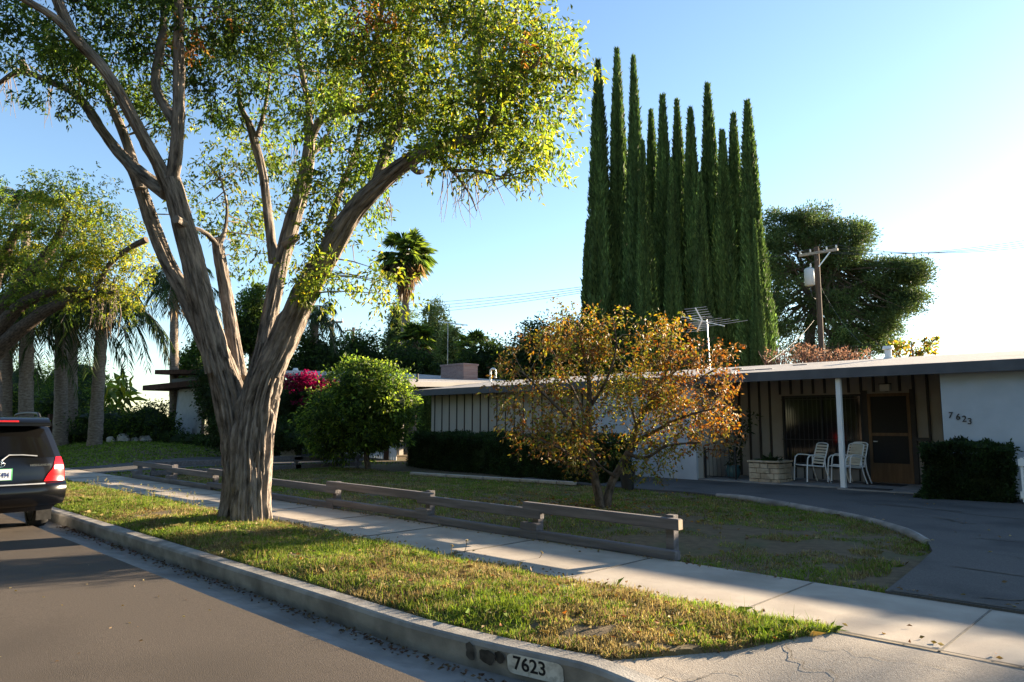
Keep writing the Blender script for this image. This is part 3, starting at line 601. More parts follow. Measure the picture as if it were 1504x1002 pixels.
c2 = copy_thing(ch); c2.location = (-6.2, 17.2, .05); c2.rotation_euler = (0, 0, R_(-30)); c2['label'] = 'strapped patio chair half hidden by the white porch post'
c3 = copy_thing(ch)
for o in [c3] + list(c3.children): o.name = o.name
c3.location = (-6.14, 17.27, .075); c3.rotation_euler = (0, 0, R_(-28)); c3['label'] = 'patio chair stacked on another behind the white porch post'
for nm, lab, bx in (('doormat', 'dark doormat lying at the foot of the screen door', (-5.9, -5.1, 17.3, 17.8, .052, .066)), ('step_mat', 'dark mat on the step in front of the porch', (-5.75, -4.95, 16.0, 16.28, .057, .072))):
    g = Geo(); g.b2(*bx); tag(g.build(nm, M['dark'], None, bevel=.003), lab, 'mat')
# white trolley at the right edge
T = thing('white_trolley', 'white two tier trolley standing by the right end of the clipped hedge', 'trolley', (-2.28, 15.55, 0))
for x in (-2.56, -2.0):
    for y in (15.38, 15.72): g = Geo(); g.b2(x - .02, x + .02, y - .02, y + .02, .03, .82); g.build('leg', M['whitepaint'], T)
for z in (.14, .70):
    g = Geo(); g.b2(-2.60, -1.96, 15.34, 15.76, z, z + .02); g.b2(-2.605, -1.955, 15.33, 15.345, z - .02, z + .1); g.build('shelf', M['whitepaint'], T)
for x in (-2.56, -2.0): g = Geo(); g.tube([(x, 15.36, .03), (x, 15.40, .03)], .03, 10); g.build('wheel', M['plastic'], T)

# ---------------------------------------------------------------- timber fence along the pavement and its return
FN = thing('timber_fence', 'low weathered grey timber rail fence running along the pavement edge', 'fence', (-12, 6.8, 0))
fx = [-4.28, -6.22, -8.35, -10.85, -13.3, -15.7, -18.0, -20.35]; FY = 6.80
for k, x in enumerate(fx):
    g = Geo(); g.b2(x - .05, x + .05, FY - .05, FY + .05, -.1, .41 + (.04 if k % 2 == 0 else .02) + .01 * sin(k * 5)); p = g.build('post', M['fence'], FN, bevel=.006)
for k in range(len(fx) - 1):
    hi = k % 2 == 0
    a, b = fx[k], fx[k + 1]; e0, e1 = (.16, .14)
    z = .375 if hi else .315; y = FY - .095 if hi else FY - .10
    g = Geo(); g.bar((a + e0, y, z - .008), (b - e1, y, z + .008), .085, .118); o = g.build('top_rail', M['fence'], FN, bevel=.012)
    z = .10 if (k in (2, 4)) else .055
    g = Geo(); g.bar((a + .14, FY - .115, z - .005), (b - .1, FY - .105, z + .005), .11, .10); g.build('bottom_rail', M['fence'], FN, bevel=.015)
    g = Geo(); g.box((b - .03, FY - .1, .15 if k not in (2, 4) else .05), (.28, .10, .085)); g.build('spacer_block', M['fence'], FN, bevel=.01)
g = Geo(); g.box((fx[0] + .163, FY - .095, .367), (.006, .08, .10)); g.build('sawn_end', M['fencecut'], FN)
F2 = thing('side_fence', 'dark low timber rail fence going back from the pavement towards the citrus tree', 'fence', (-20.5, 10, 0))
ys = [7.2, 9.3, 11.4, 13.6]
for y in ys:
    g = Geo(); g.b2(-20.6, -20.5, y - .05, y + .05, -.1, .42); g.build('post', M['fence'], F2, bevel=.006)
for k in range(3):
    g = Geo(); g.bar((-20.45, ys[k] - .15, .33 + .03 * (k % 2)), (-20.45, ys[k + 1] + .15, .33 + .03 * (k % 2)), .08, .14); g.build('top_rail', M['fence'], F2, bevel=.01)
    g = Geo(); g.bar((-20.45, ys[k] - .1, .1), (-20.45, ys[k + 1] + .1, .1), .1, .13); g.build('bottom_rail', M['fence'], F2, bevel=.01)
BF = thing('board_fence', 'white upright board fence behind the round citrus tree', 'fence', (-22.3, 16.9, 0))
g = Geo(); a, b = PY(505, 660, 16.9)[0], PY(580, 660, 16.9)[0]
for x in np.arange(a, b, .16): g.b2(x + .004, x + .156, 16.9, 16.93, -.1, 1.55 + .005 * sin(x * 9))
g.build('boards', M['whitepaint'], BF)
g = Geo(); xx = PY(567, 660, 16.8)[0]; g.b2(xx - .08, xx + .08, 16.74, 16.88, -.1, 2.3); g.build('post', M['brownwood'], BF)
# stone edging of the hedge bed
for k in range(9):
    u = 604 + 27 * k; p = PG(u, 697 + 1.7 * k); q = PG(u + 25, 697 + 1.7 * (k + 1)); g = Geo(); g.bar(p + [0, 0, .03], q + [0, 0, .03], .12, .08)
    tag(g.build('edging_stone', M['pave'], None, bevel=.015), 'pale edging stone in the row along the foot of the long dark hedge', 'stone', 'edging stones of the hedge bed')

# ================================================================ PARKED CAR (heads away, -X)
M['carpaint'] = surf('black_car_paint', (.003, .0035, .005), rough=.2, spec=.35, coat=.15)
M['carglass'] = surf('tinted_car_glass', (.004, .004, .004), rough=.1, spec=.18)
M['redlens'] = surf('red_lamp_lens', (.40, .006, .010), rough=.15, spec=.5)
M['clearlens'] = surf('clear_lamp_lens', (.75, .70, .68), rough=.15, spec=.5)
M['chrome'] = surf('chrome_trim', (.75, .75, .76), rough=.12, metal=1.)
M['plate'] = surf('plate_white', (.70, .72, .70), rough=.45)
M['platetext'] = surf('plate_figures', (.03, .05, .16), rough=.5)
M['green'] = surf('plate_green_rim', (.05, .30, .12), rough=.5)
M['rubber'] = surf('tyre_rubber', (.018, .018, .018), (.03, .03, .03), scale=20, rough=.85)
M['cabin'] = surf('cabin_fabric', (.09, .08, .07), rough=.9)
CX, CY, CZ = -13.12, 2.22, -.15
C = thing('parked_car', 'black sport utility car parked at the kerb, cut by the left edge', 'car', (CX, CY, CZ))
wz = np.array([.34, .45, .58, .70, .85, .98, 1.06, 1.2, 1.35, 1.5, 1.60, 1.66, 1.70]); ww = np.array([.78, .86, .905, .915, .915, .905, .885, .845, .80, .75, .71, .66, .55])
def wid(z): return np.interp(z, wz, ww)
def rear(z): return np.interp(z, [.34, .45, .60, .72, .78, .98, 1.06, 1.55, 1.60, 1.70], [.90, .99, 1.03, 1.03, .985, .965, .94, .68, .62, .45])
def front(z): return np.interp(z, [.34, .5, .75, .95, 1.0, 1.06, 1.65, 1.70], [-3.55, -3.66, -3.66, -3.5, -2.35, -2.2, -1.15, -.95])
def rp(y, z, off=0.): 
    f = y / wid(z); return CX + rear(z) + .055 * (1 - f * f) - .10 * np.abs(f) ** 5 + off, CY + y, CZ + z
g = Geo(); zs = np.concatenate([np.linspace(.34, 1.06, 13), np.linspace(1.12, 1.70, 9)]); nf = 15; fy = np.linspace(-1, 1, nf)
for sgn in (0,):
    V = np.array([[rp(f * wid(z), z) for f in fy] for z in zs]); m_, n_ = V.shape[:2]
    i, j = np.meshgrid(np.arange(m_ - 1), np.arange(n_ - 1), indexing='ij'); q = i * n_ + j; g.add(V.reshape(-1, 3), np.stack([q, q + 1, q + n_ + 1, q + n_], -1).reshape(-1, 4))
    xs = np.linspace(0, 1, 14)
    for sd in (-1, 1):
        V = []
        for z in zs:
            xr = rp(wid(z), z)[0]; xf = CX + front(z); V.append([(xr + (xf - xr) * t, CY + sd * wid(z) * (1 - .12 * max(0, t - .75) * 4 * (z < 1.07)), CZ + z) for t in xs])
        V = np.array(V); m_, n_ = V.shape[:2]; i, j = np.meshgrid(np.arange(m_ - 1), np.arange(n_ - 1), indexing='ij'); q = i * n_ + j
        F = np.stack([q, q + n_, q + n_ + 1, q + 1] if sd > 0 else [q, q + 1, q + n_ + 1, q + n_], -1).reshape(-1, 4); g.add(V.reshape(-1, 3), F)
    V = np.array([[(CX + front(z), CY + f * wid(z) * (.88 if z < 1.07 else 1), CZ + z) for f in fy] for z in zs]); m_, n_ = V.shape[:2]
    i, j = np.meshgrid(np.arange(m_ - 1), np.arange(n_ - 1), indexing='ij'); q = i * n_ + j; g.add(V.reshape(-1, 3), np.stack([q, q + n_, q + n_ + 1, q + 1], -1).reshape(-1, 4))
    for z, dz in ((1.70, .02), (.34, 0)):
        x = np.linspace(0, 1, 8); V = np.array([[(rp(f * wid(z), z)[0] * (1 - t) + (CX + front(z)) * t, CY + f * wid(z), CZ + z + dz * (1 - f * f) * 4 * t * (1 - t)) for f in fy] for t in x]); m_, n_ = V.shape[:2]
        i, j = np.meshgrid(np.arange(m_ - 1), np.arange(n_ - 1), indexing='ij'); q = i * n_ + j; g.add(V.reshape(-1, 3), np.stack([q, q + n_, q + n_ + 1, q + 1], -1).reshape(-1, 4))
body = g.build('body', M['carpaint'], C, smooth=True)
def rpatch(y0, y1, z0, z1, off, ny=9, nz=6, shape=None):
    g = Geo(); V = []
    for z in np.linspace(z0, z1, nz):
        a, b = (y0, y1) if shape is None else shape(z); V.append([rp(y, z, off) for y in np.linspace(a, b, ny)])
    V = np.array(V); i, j = np.meshgrid(np.arange(nz - 1), np.arange(ny - 1), indexing='ij'); q = i * ny + j
    return g.add(V.reshape(-1, 3), np.stack([q, q + 1, q + ny + 1, q + ny], -1).reshape(-1, 4))
rpatch(0, 0, 1.12, 1.54, .006, 13, 8, lambda z: (-wid(z) + .10, wid(z) - .10)).build('rear_window', M['carglass'], body, smooth=True)
g = Geo(); y = np.linspace(-.70, .70, 13)
V = np.array([[(CX + .62 + .08 * (1 - (t / .8) ** 2) + e, CY + t, CZ + zz) for t in y] for e, zz in ((.0, 1.57), (.20, 1.575), (.205, 1.60), (.0, 1.70), (-.3, 1.725))]); m_, n_ = V.shape[:2]
i, j = np.meshgrid(np.arange(m_ - 1), np.arange(n_ - 1), indexing='ij'); q = i * n_ + j; g.add(V.reshape(-1, 3), np.stack([q, q + 1, q + n_ + 1, q + n_], -1).reshape(-1, 4)); spo = g.build('spoiler', M['carpaint'], C, smooth=True)
g = Geo(); g.box((CX + .80, CY, CZ + 1.645), (.05, .5, .035)); g.build('brake_light', M['redlens'], spo, bevel=.01)
for sd in (-1, 1):
    g = Geo(); g.tube([(CX + .45, CY + sd * .62, CZ + 1.70), (CX + .35, CY + sd * .62, CZ + 1.765), (CX - .4, CY + sd * .64, CZ + 1.785), (CX - 1.0, CY + sd * .60, CZ + 1.76), (CX - 1.1, CY + sd * .6, CZ + 1.71)], .022, 8, .1); g.build('roof_rail', M['chrome'] if 0 else M['plastic'], C, True)
    def lz(z, sd=sd):
        inner = np.interp(z, [.77, .88, .96, 1.02, 1.12], [.60, .66, .735, .745, .78]); outer = wid(z) - .0
        return (sd * inner, sd * outer) if sd > 0 else (sd * outer, sd * inner)
    t = rpatch(0, 0, .77, 1.12, .012, 7, 9, lz).build('tail_light', M['redlens'], C, smooth=True)
    # the lamp wraps round onto the flank
    g = Geo(); V = []
    for z in np.linspace(.77, 1.12, 8):
        xr = rp(wid(z), z)[0] + .012; V.append([(xr - k, CY + sd * (wid(z) + .008), CZ + z) for k in np.linspace(0, .16, 4)])
    V = np.array(V); i, j = np.meshgrid(np.arange(7), np.arange(3), indexing='ij'); q = i * 4 + j; g.add(V.reshape(-1, 3), np.stack([q, q + 1, q + 5, q + 4], -1).reshape(-1, 4)); g.build('lamp_wrap', M['redlens'], t, True)
    rpatch(0, 0, .94, 1.0, .017, 5, 3, lambda z, sd=sd: (sd * .75, sd * (wid(z) - .01)) if sd > 0 else (-(wid(z) - .01), -.75)).build('clear_band', M['clearlens'], t, True)
    g = Geo(); V = []
    for z in np.linspace(1.13, 1.52, 5): V.append([(CX + x, CY + sd * (wid(z) + .004), CZ + z) for x in np.linspace(.55 - (z - 1.13) * .5, -1.55 + (z - 1.13) * 1.2, 8)])
    V = np.array(V); i, j = np.meshgrid(np.arange(4), np.arange(7), indexing='ij'); q = i * 8 + j; g.add(V.reshape(-1, 3), np.stack([q, q + 1, q + 9, q + 8], -1).reshape(-1, 4)); g.build('side_window', M['carglass'], C, True)
    for xx, nm in ((0., 'rear'), (-2.71, 'front')):
        g = Geo(); yy = CY + sd * .79; pr = [(.26, -.11), (.33, -.115), (.355, -.09), (.36, 0), (.355, .09), (.33, .115), (.26, .11)]
        a = np.linspace(0, 2 * pi, 28, endpoint=False); V = np.array([[(CX + xx + r * cos(t), yy + d, CZ + .355 + r * sin(t)) for t in a] for r, d in pr])
        F = [(p * 28 + k, p * 28 + (k + 1) % 28, (p + 1) * 28 + (k + 1) % 28, (p + 1) * 28 + k) for p in range(6) for k in range(28)]; g.add(V.reshape(-1, 3), F); wh = g.build('wheel', M['rubber'], C, True)
        g = Geo(); V = np.array([[(CX + xx + r * cos(t), yy + d, CZ + .355 + r * sin(t)) for t in a] for r, d in ((.262, -.10), (.262, .08 * sd), (.06, .05 * sd))])
        F = [(p * 28 + k, p * 28 + (k + 1) % 28, (p + 1) * 28 + (k + 1) % 28, (p + 1) * 28 + k) for p in range(2) for k in range(28)]; g.add(V.reshape(-1, 3), F)
        for k in range(5):
            t = k * 2 * pi / 5; g.bar((CX + xx, yy + sd * .09, CZ + .355), (CX + xx + .25 * cos(t), yy + sd * .09, CZ + .355 + .25 * sin(t)), .05, .03)
        g.build('rim', M['metal'], wh, False)
    g = Geo(); g.box((CX - .43 + .82, CY + sd * .79, CZ + .26), (.012, .22, .24)); g.build('mud_flap', M['rubber'], C)
g = Geo(); V = []
for z, o_ in ((.42, -.02), (.46, .05), (.55, .075), (.70, .075), (.745, .045), (.76, .0)): V.append([rp(y, max(z, .45), o_) [:2] + (CZ + z,) for y in np.linspace(-.93, .93, 21)])
V = np.array(V); i, j = np.meshgrid(np.arange(5), np.arange(20), indexing='ij'); q = i * 21 + j; g.add(V.reshape(-1, 3), np.stack([q, q + 1, q + 22, q + 21], -1).reshape(-1, 4)); bump = g.build('bumper', M['carpaint'], C, True)
g = Geo(); V = np.array([[rp(y, .62, o_)[:2] + (CZ + z,) for y in np.linspace(-.6, .6, 11)] for z, o_ in ((.735, .060), (.742, .068), (.755, .045))]); i, j = np.meshgrid(np.arange(2), np.arange(10), indexing='ij'); q = i * 11 + j
g.add(V.reshape(-1, 3), np.stack([q, q + 1, q + 12, q + 11], -1).reshape(-1, 4)); g.build('step_strip', M['metal'], bump, True)
x0 = rp(0, .9, .012)[0]
g = Geo(); g.box((x0 + .002, CY, CZ + .89), (.01, .335, .168)); pf = g.build('plate_frame', M['green'], C, bevel=.003)
g = Geo(); g.box((x0 + .008, CY - .006, CZ + .89), (.006, .308, .150)); g.build('licence_plate', M['plate'], pf)
text('plate_number', '7ZST494', M['platetext'], pf, (x0 + .0125, CY - .148, CZ + .848), (0, 1, 0), (0, 0, 1), .105, .002, 0, .002, .70)
g = Geo(); e = np.linspace(0, 2 * pi, 33); xe = rp(0, 1.035, .016)[0]
for ry, rz_, dy, dz in ((.065, .042, 0, 0), (.022, .040, 0, 0), (.045, .016, 0, .02)): g.tube([(xe, CY + dy + ry * cos(t), CZ + 1.035 + dz + rz_ * sin(t)) for t in e], .0055, 6)
g.build('emblem', M['chrome'], C, True)
xe = rp(.55, 1.0, .012)[0]; text('tailgate_lettering', 'HIGHLANDER', M['chrome'], C, (xe + .008, CY + .40, CZ + .995), (-.10, 1, 0), (0, 0, 1), .042, .004, 0, .001, 1.15)
g = Geo(); pts = [rp(y, z, .03) for y, z in ((.02, 1.09), (.12, 1.165), (.30, 1.16), (.50, 1.14))]; g.tube(pts, .011, 6); g.build('wiper', M['metal'], C, True)

C.scale = (1, .90, .97)
# ================================================================ TREES
def limb(parent, path, n=14, step=.12, rough=.22, name='limb', mat='bark', fa=2.2, fl=.9, seed=None, bark=0., ls=1.):
    """path: (u, v, depth, radius in photo pixels)"""
    pts = [PD(u, v, d) for u, v, d, r in path]; rad = [r * ls * d / FPX for u, v, d, r in path]
    g = Geo(); g.tube(pts, rad, n, step, rough, fa, fl, seed=rng.uniform(0, 50) if seed is None else seed, bark=bark); g.build(name, M[mat], parent, smooth=True); return np.array(pts)
b0 = np.array([-10.35, 4.95, 0.])
T = thing('street_tree', 'huge furrowed street tree on the verge in the left foreground, sun on its trunk', 'tree', b0)
D0 = 10.55
# trunk: three stems fused together, flaring at the foot
g = Geo()
def stem(path, seed, n=130, rough=.14):
    pts = [PD(u, v, d) for u, v, d, r in path]; rad = [r * d / FPX for u, v, d, r in path]; g.tube(pts, rad, n, .03, rough, 3.6, .5, seed=seed, bark=.30)
stem([(343, 792, 10.62, 31), (346, 765, 10.6, 26), (350, 720, 10.6, 23.5), (349, 660, 10.6, 23), (343, 610, 10.58, 23), (331, 560, 10.55, 20), (316, 510, 10.5, 15)], 2.)
stem([(379, 790, 10.45, 27), (375, 765, 10.45, 23), (373, 720, 10.45, 22), (375, 660, 10.45, 23), (379, 610, 10.43, 24), (391, 560, 10.4, 22), (410, 512, 10.36, 17)], 11.)
stem([(362, 790, 10.4, 26), (362, 765, 10.36, 22), (362, 720, 10.36, 20), (364, 650, 10.36, 20), (370, 600, 10.4, 20), (379, 545, 10.5, 14), (387, 505, 10.58, 10)], 23.)
stem([(360, 790, 10.75, 34), (361, 740, 10.7, 28), (362, 660, 10.7, 29), (362, 605, 10.7, 26), (360, 570, 10.7, 14)], 31.)
g.build('trunk', M['bark'], T, smooth=True)
LP = []
def L_(path, n=14, step=.12, **k):
    big = n >= 20; LP.append(limb(T, path, n=64 if big else n * 2, step=.05 if big else step, rough=.12 if big else .22, bark=.22 if big else .08, ls=.75, **k)); return LP[-1]
L_([(322, 545, 10.52, 25), (300, 450, 10.45, 22), (280, 370, 10.35, 20), (262, 300, 10.25, 19), (250, 262, 10.2, 18)], n=40, step=.05)
L_([(253, 272, 10.2, 13), (261, 200, 10.1, 12.5), (263, 120, 10., 11), (262, 60, 9.9, 9), (262, 0, 9.8, 8), (258, -90, 9.6, 5), (262, -160, 9.5, 2)], n=20, step=.08)
L_([(250, 278, 10.2, 14), (234, 245, 10.1, 12), (212, 205, 9.9, 11), (186, 158, 9.7, 11), (150, 100, 9.5, 11), (112, 58, 9.3, 11), (88, 10, 9.1, 10), (66, -50, 8.9, 7), (40, -130, 8.7, 3)], n=20, step=.08)
L_([(120, 66, 9.3, 9), (80, 26, 9.0, 8), (30, -4, 8.7, 7), (-40, -50, 8.3, 4)], n=14)
L_([(256, 180, 10.1, 9), (233, 140, 10.2, 8.5), (229, 110, 10.3, 9), (236, 70, 10.4, 8), (240, 20, 10.5, 6), (234, -70, 10.6, 3)], n=14)
L_([(310, 520, 10.7, 16), (276, 445, 11., 15), (240, 372, 11.2, 14), (214, 300, 11.3, 13), (196, 250, 11.3, 12), (172, 222, 11.3, 10), (148, 188, 11.3, 9), (128, 158, 11.4, 8.5), (105, 134, 11.5, 7.5), (68, 118, 11.7, 6), (30, 105, 11.9, 5), (2, 120, 12., 4), (-25, 142, 12.2, 2)], n=20, step=.08)
L_([(246, 285, 10.25, 15), (215, 262, 10.5, 13), (190, 240, 10.8, 11), (168, 216, 11., 9)], n=16)
L_([(205, 278, 11.2, 9), (196, 240, 11.3, 9), (183, 200, 11.4, 9), (165, 160, 11.5, 8), (150, 130, 11.7, 7), (112, 110, 11.9, 5), (106, 60, 12., 3)], n=12)
L_([(352, 556, 10.75, 15), (342, 500, 11., 13), (333, 440, 11.2, 12.5), (324, 385, 11.3, 12), (318, 350, 11.35, 9)], n=20, step=.07)
L_([(322, 365, 11.3, 6), (305, 345, 11.2, 5), (285, 335, 11., 4), (268, 338, 10.8, 3)], n=8)
L_([(320, 362, 11.3, 6), (330, 340, 11.4, 4), (333, 300, 11.5, 3), (322, 255, 11.6, 2)], n=8)
L_([(384, 545, 10.5, 19), (394, 480, 10.7, 16), (410, 400, 10.9, 15), (428, 330, 11., 15), (446, 270, 11., 14), (454, 215, 11., 11), (453, 178, 11., 8)], n=28, step=.06)
L_([(449, 250, 11., 9), (462, 192, 11., 8), (478, 172, 10.9, 8), (510, 163, 10.7, 8), (545, 153, 10.5, 7), (549, 110, 10.4, 6.5), (553, 60, 10.3, 5), (562, 0, 10.1, 4), (570, -80, 10., 2)], n=14)
L_([(451, 230, 11.1, 6), (470, 215, 11.2, 6), (480, 200, 11.3, 6), (486, 225, 11.1, 3)], n=10)
L_([(454, 185, 11., 7), (452, 150, 11.1, 6), (440, 90, 11.2, 5), (430, 30, 11.3, 4), (425, -60, 11.4, 2)], n=10)
L_([(402, 385, 10.95, 10), (393, 310, 11.2, 9.5), (386, 255, 11.4, 9), (374, 210, 11.5, 9), (365, 180, 11.6, 7), (353, 157, 11.7, 5), (350, 120, 11.8, 3)], n=14)
L_([(378, 200, 11.5, 5), (388, 165, 11.6, 4), (394, 125, 11.7, 3), (400, 70, 11.8, 2)], n=8)
L_([(398, 545, 10.4, 29), (420, 495, 10.35, 28), (448, 432, 10.2, 26), (480, 378, 10., 22), (512, 322, 9.8, 19.5), (550, 278, 9.6, 17), (590, 244, 9.4, 15), (632, 219, 9.2, 12.5), (680, 208, 9., 10.5), (716, 203, 8.9, 9)], n=44, step=.05)
L_([(700, 207, 8.95, 9), (708, 180, 8.9, 8.5), (706, 140, 8.9, 8), (702, 95, 8.9, 7), (705, 50, 8.9, 5), (695, 0, 8.9, 4), (690, -80, 8.9, 2)], n=12)
L_([(714, 203, 8.9, 8), (728, 172, 8.8, 7.5), (738, 140, 8.7, 7), (752, 117, 8.6, 6), (775, 106, 8.5, 5), (800, 80, 8.4, 3)], n=12)
L_([(638, 220, 9.2, 5), (652, 238, 9.1, 5), (664, 250, 9., 4.5), (700, 251, 8.8, 3), (745, 262, 8.6, 2)], n=8)
L_([(664, 250, 9., 3), (690, 285, 8.9, 2), (700, 310, 8.8, 1)], n=6)
L_([(548, 282, 9.6, 10), (566, 225, 9.7, 9), (584, 185, 9.8, 9), (590, 135, 9.9, 8), (594, 80, 10., 6), (610, 0, 10.1, 4), (630, -80, 10.2, 2)], n=14)
L_([(476, 388, 10., 9), (486, 330, 10.2, 8), (500, 280, 10.4, 7), (520, 230, 10.6, 5), (530, 180, 10.8, 3)], n=12)
L_([(708, 150, 8.9, 4), (735, 90, 8.8, 4), (745, 50, 8.7, 3), (760, 10, 8.6, 2)], n=8)
for st_ in ([(40, 106, 11.9, 5), (34, 94, 11.8, 5), (31, 88, 11.8, 4)], [(420, 360, 10.9, 9), (430, 352, 10.7, 7), (436, 348, 10.6, 6)], [(600, 240, 9.4, 6), (612, 252, 9.3, 5), (620, 252, 9.2, 4)], [(270, 330, 10.2, 8), (258, 322, 10., 7)], [(548, 156, 10.5, 6), (556, 158, 10.4, 5)]):
    limb(T, st_, n=20, step=.03, rough=.25, name='pruned_stub', ls=.9, bark=.1)
LPall = np.vstack([np.vstack([a + (b - a) * t for t in np.linspace(0, 1, 6)[:-1]]) for P_ in LP for a, b in zip(P_[:-1], P_[1:])])
tw = Geo()
def spray_leaves(g, c, r, nsub, nspr, nl, L, W, pal, subr, hang=.25, jit=.2, tw=None, limbpts=None, ntw=0, shell=.0, spl=.28, tr=.009):
    """c, r: a clump of foliage in world metres; sub clumps -> sprays -> leaves set along each spray."""
    d = sph(nsub); rad = rng.random((nsub, 1)) ** (1 / 3.) if shell <= 0 else shell + (1 - shell) * rng.random((nsub, 1))
    sc = np.array(c) + d * rad * np.array(r)
    sp = np.repeat(sc, nspr, 0) + rng.normal(0, subr, (nsub * nspr, 3)) * [1, 1, .8]
    sd = unit(sph(len(sp)) + unit(sp - np.array(c)) * .6 + [0, 0, -hang])
    t = np.tile(np.linspace(.1, 1, nl), len(sp)); P = np.repeat(sp, nl, 0) + np.repeat(sd, nl, 0) * (t * spl)[:, None] + rng.normal(0, .02, (len(sp) * nl, 3))
    D = unit(np.repeat(sd, nl, 0) * .7 + sph(len(P)) + [0, 0, -hang]); subt = np.repeat(np.exp(rng.normal(0, jit, nsub)), nspr * nl)[:, None]
    g.leaves(P, D, L * rng.uniform(.7, 1.25, len(P)), W * rng.uniform(.7, 1.25, len(P)), pick(pal, len(P)) * subt, .2, .15)
    if tw is not None:
        for s in sc[:ntw]:
            k = np.argmin(((limbpts - s) ** 2).sum(1) + 2. * (limbpts[:, 2] > s[2] + .2)); p = limbpts[k]; L0 = np.linalg.norm(s - p)
            if L0 < 3.2: tw.tube([p, p + (s - p) * .5 + rng.normal(0, .08 * L0, 3) + [0, 0, .06 * L0], s], [tr * (1 + L0 * .5), tr, tr * .4], 5, .25)
    return sc
crown = Geo()
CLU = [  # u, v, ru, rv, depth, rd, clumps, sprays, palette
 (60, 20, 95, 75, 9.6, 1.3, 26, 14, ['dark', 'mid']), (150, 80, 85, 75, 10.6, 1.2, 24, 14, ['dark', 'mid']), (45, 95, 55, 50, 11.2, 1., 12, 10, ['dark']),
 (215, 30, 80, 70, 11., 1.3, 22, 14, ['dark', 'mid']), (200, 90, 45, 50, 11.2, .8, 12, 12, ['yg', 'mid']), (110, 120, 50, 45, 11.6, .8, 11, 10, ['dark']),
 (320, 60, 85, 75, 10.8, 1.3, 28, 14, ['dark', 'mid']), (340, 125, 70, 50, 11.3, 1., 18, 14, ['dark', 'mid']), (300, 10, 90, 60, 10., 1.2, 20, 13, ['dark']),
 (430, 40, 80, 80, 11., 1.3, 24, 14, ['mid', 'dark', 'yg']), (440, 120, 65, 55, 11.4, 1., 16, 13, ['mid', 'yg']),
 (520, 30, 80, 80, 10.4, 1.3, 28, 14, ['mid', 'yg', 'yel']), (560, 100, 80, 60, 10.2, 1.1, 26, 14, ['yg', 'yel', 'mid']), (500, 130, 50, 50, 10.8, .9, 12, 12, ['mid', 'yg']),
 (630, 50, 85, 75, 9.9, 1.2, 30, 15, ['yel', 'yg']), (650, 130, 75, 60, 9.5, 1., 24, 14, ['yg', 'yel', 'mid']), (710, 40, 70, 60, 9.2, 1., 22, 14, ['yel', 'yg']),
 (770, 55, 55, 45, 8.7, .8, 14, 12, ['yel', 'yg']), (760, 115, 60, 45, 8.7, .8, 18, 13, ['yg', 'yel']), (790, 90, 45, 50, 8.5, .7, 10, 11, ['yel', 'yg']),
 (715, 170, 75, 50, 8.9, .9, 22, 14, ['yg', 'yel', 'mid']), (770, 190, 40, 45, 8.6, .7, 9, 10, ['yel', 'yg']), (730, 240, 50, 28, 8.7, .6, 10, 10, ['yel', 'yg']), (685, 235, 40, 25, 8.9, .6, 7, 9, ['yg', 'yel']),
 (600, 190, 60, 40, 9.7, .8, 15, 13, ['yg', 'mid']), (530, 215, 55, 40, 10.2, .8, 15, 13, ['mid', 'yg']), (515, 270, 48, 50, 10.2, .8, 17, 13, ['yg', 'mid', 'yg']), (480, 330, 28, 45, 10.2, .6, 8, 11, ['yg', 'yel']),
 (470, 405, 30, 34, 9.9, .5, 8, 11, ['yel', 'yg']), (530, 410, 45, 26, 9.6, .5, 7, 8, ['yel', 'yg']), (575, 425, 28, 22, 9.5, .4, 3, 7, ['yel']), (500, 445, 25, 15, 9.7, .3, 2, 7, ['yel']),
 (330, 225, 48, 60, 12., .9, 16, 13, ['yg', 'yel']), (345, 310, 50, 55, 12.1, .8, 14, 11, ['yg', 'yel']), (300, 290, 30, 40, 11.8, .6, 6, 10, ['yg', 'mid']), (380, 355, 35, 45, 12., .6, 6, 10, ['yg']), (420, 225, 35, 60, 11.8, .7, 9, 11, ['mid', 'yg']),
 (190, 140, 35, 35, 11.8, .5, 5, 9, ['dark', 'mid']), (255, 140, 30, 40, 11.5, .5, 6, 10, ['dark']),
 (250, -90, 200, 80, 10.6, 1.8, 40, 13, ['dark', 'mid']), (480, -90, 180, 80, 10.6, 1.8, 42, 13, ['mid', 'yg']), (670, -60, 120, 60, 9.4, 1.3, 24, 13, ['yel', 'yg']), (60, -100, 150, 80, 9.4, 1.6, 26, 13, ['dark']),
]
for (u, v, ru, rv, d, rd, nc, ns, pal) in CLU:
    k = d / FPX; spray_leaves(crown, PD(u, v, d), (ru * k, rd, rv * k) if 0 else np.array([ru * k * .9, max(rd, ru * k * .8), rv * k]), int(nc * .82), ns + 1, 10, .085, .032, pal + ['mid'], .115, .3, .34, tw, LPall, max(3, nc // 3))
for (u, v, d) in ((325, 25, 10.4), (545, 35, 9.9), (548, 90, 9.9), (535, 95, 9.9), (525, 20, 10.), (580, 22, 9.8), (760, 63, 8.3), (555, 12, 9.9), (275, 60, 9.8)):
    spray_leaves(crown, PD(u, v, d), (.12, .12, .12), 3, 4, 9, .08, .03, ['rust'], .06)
crown.build('crown', M['leaf'], T)
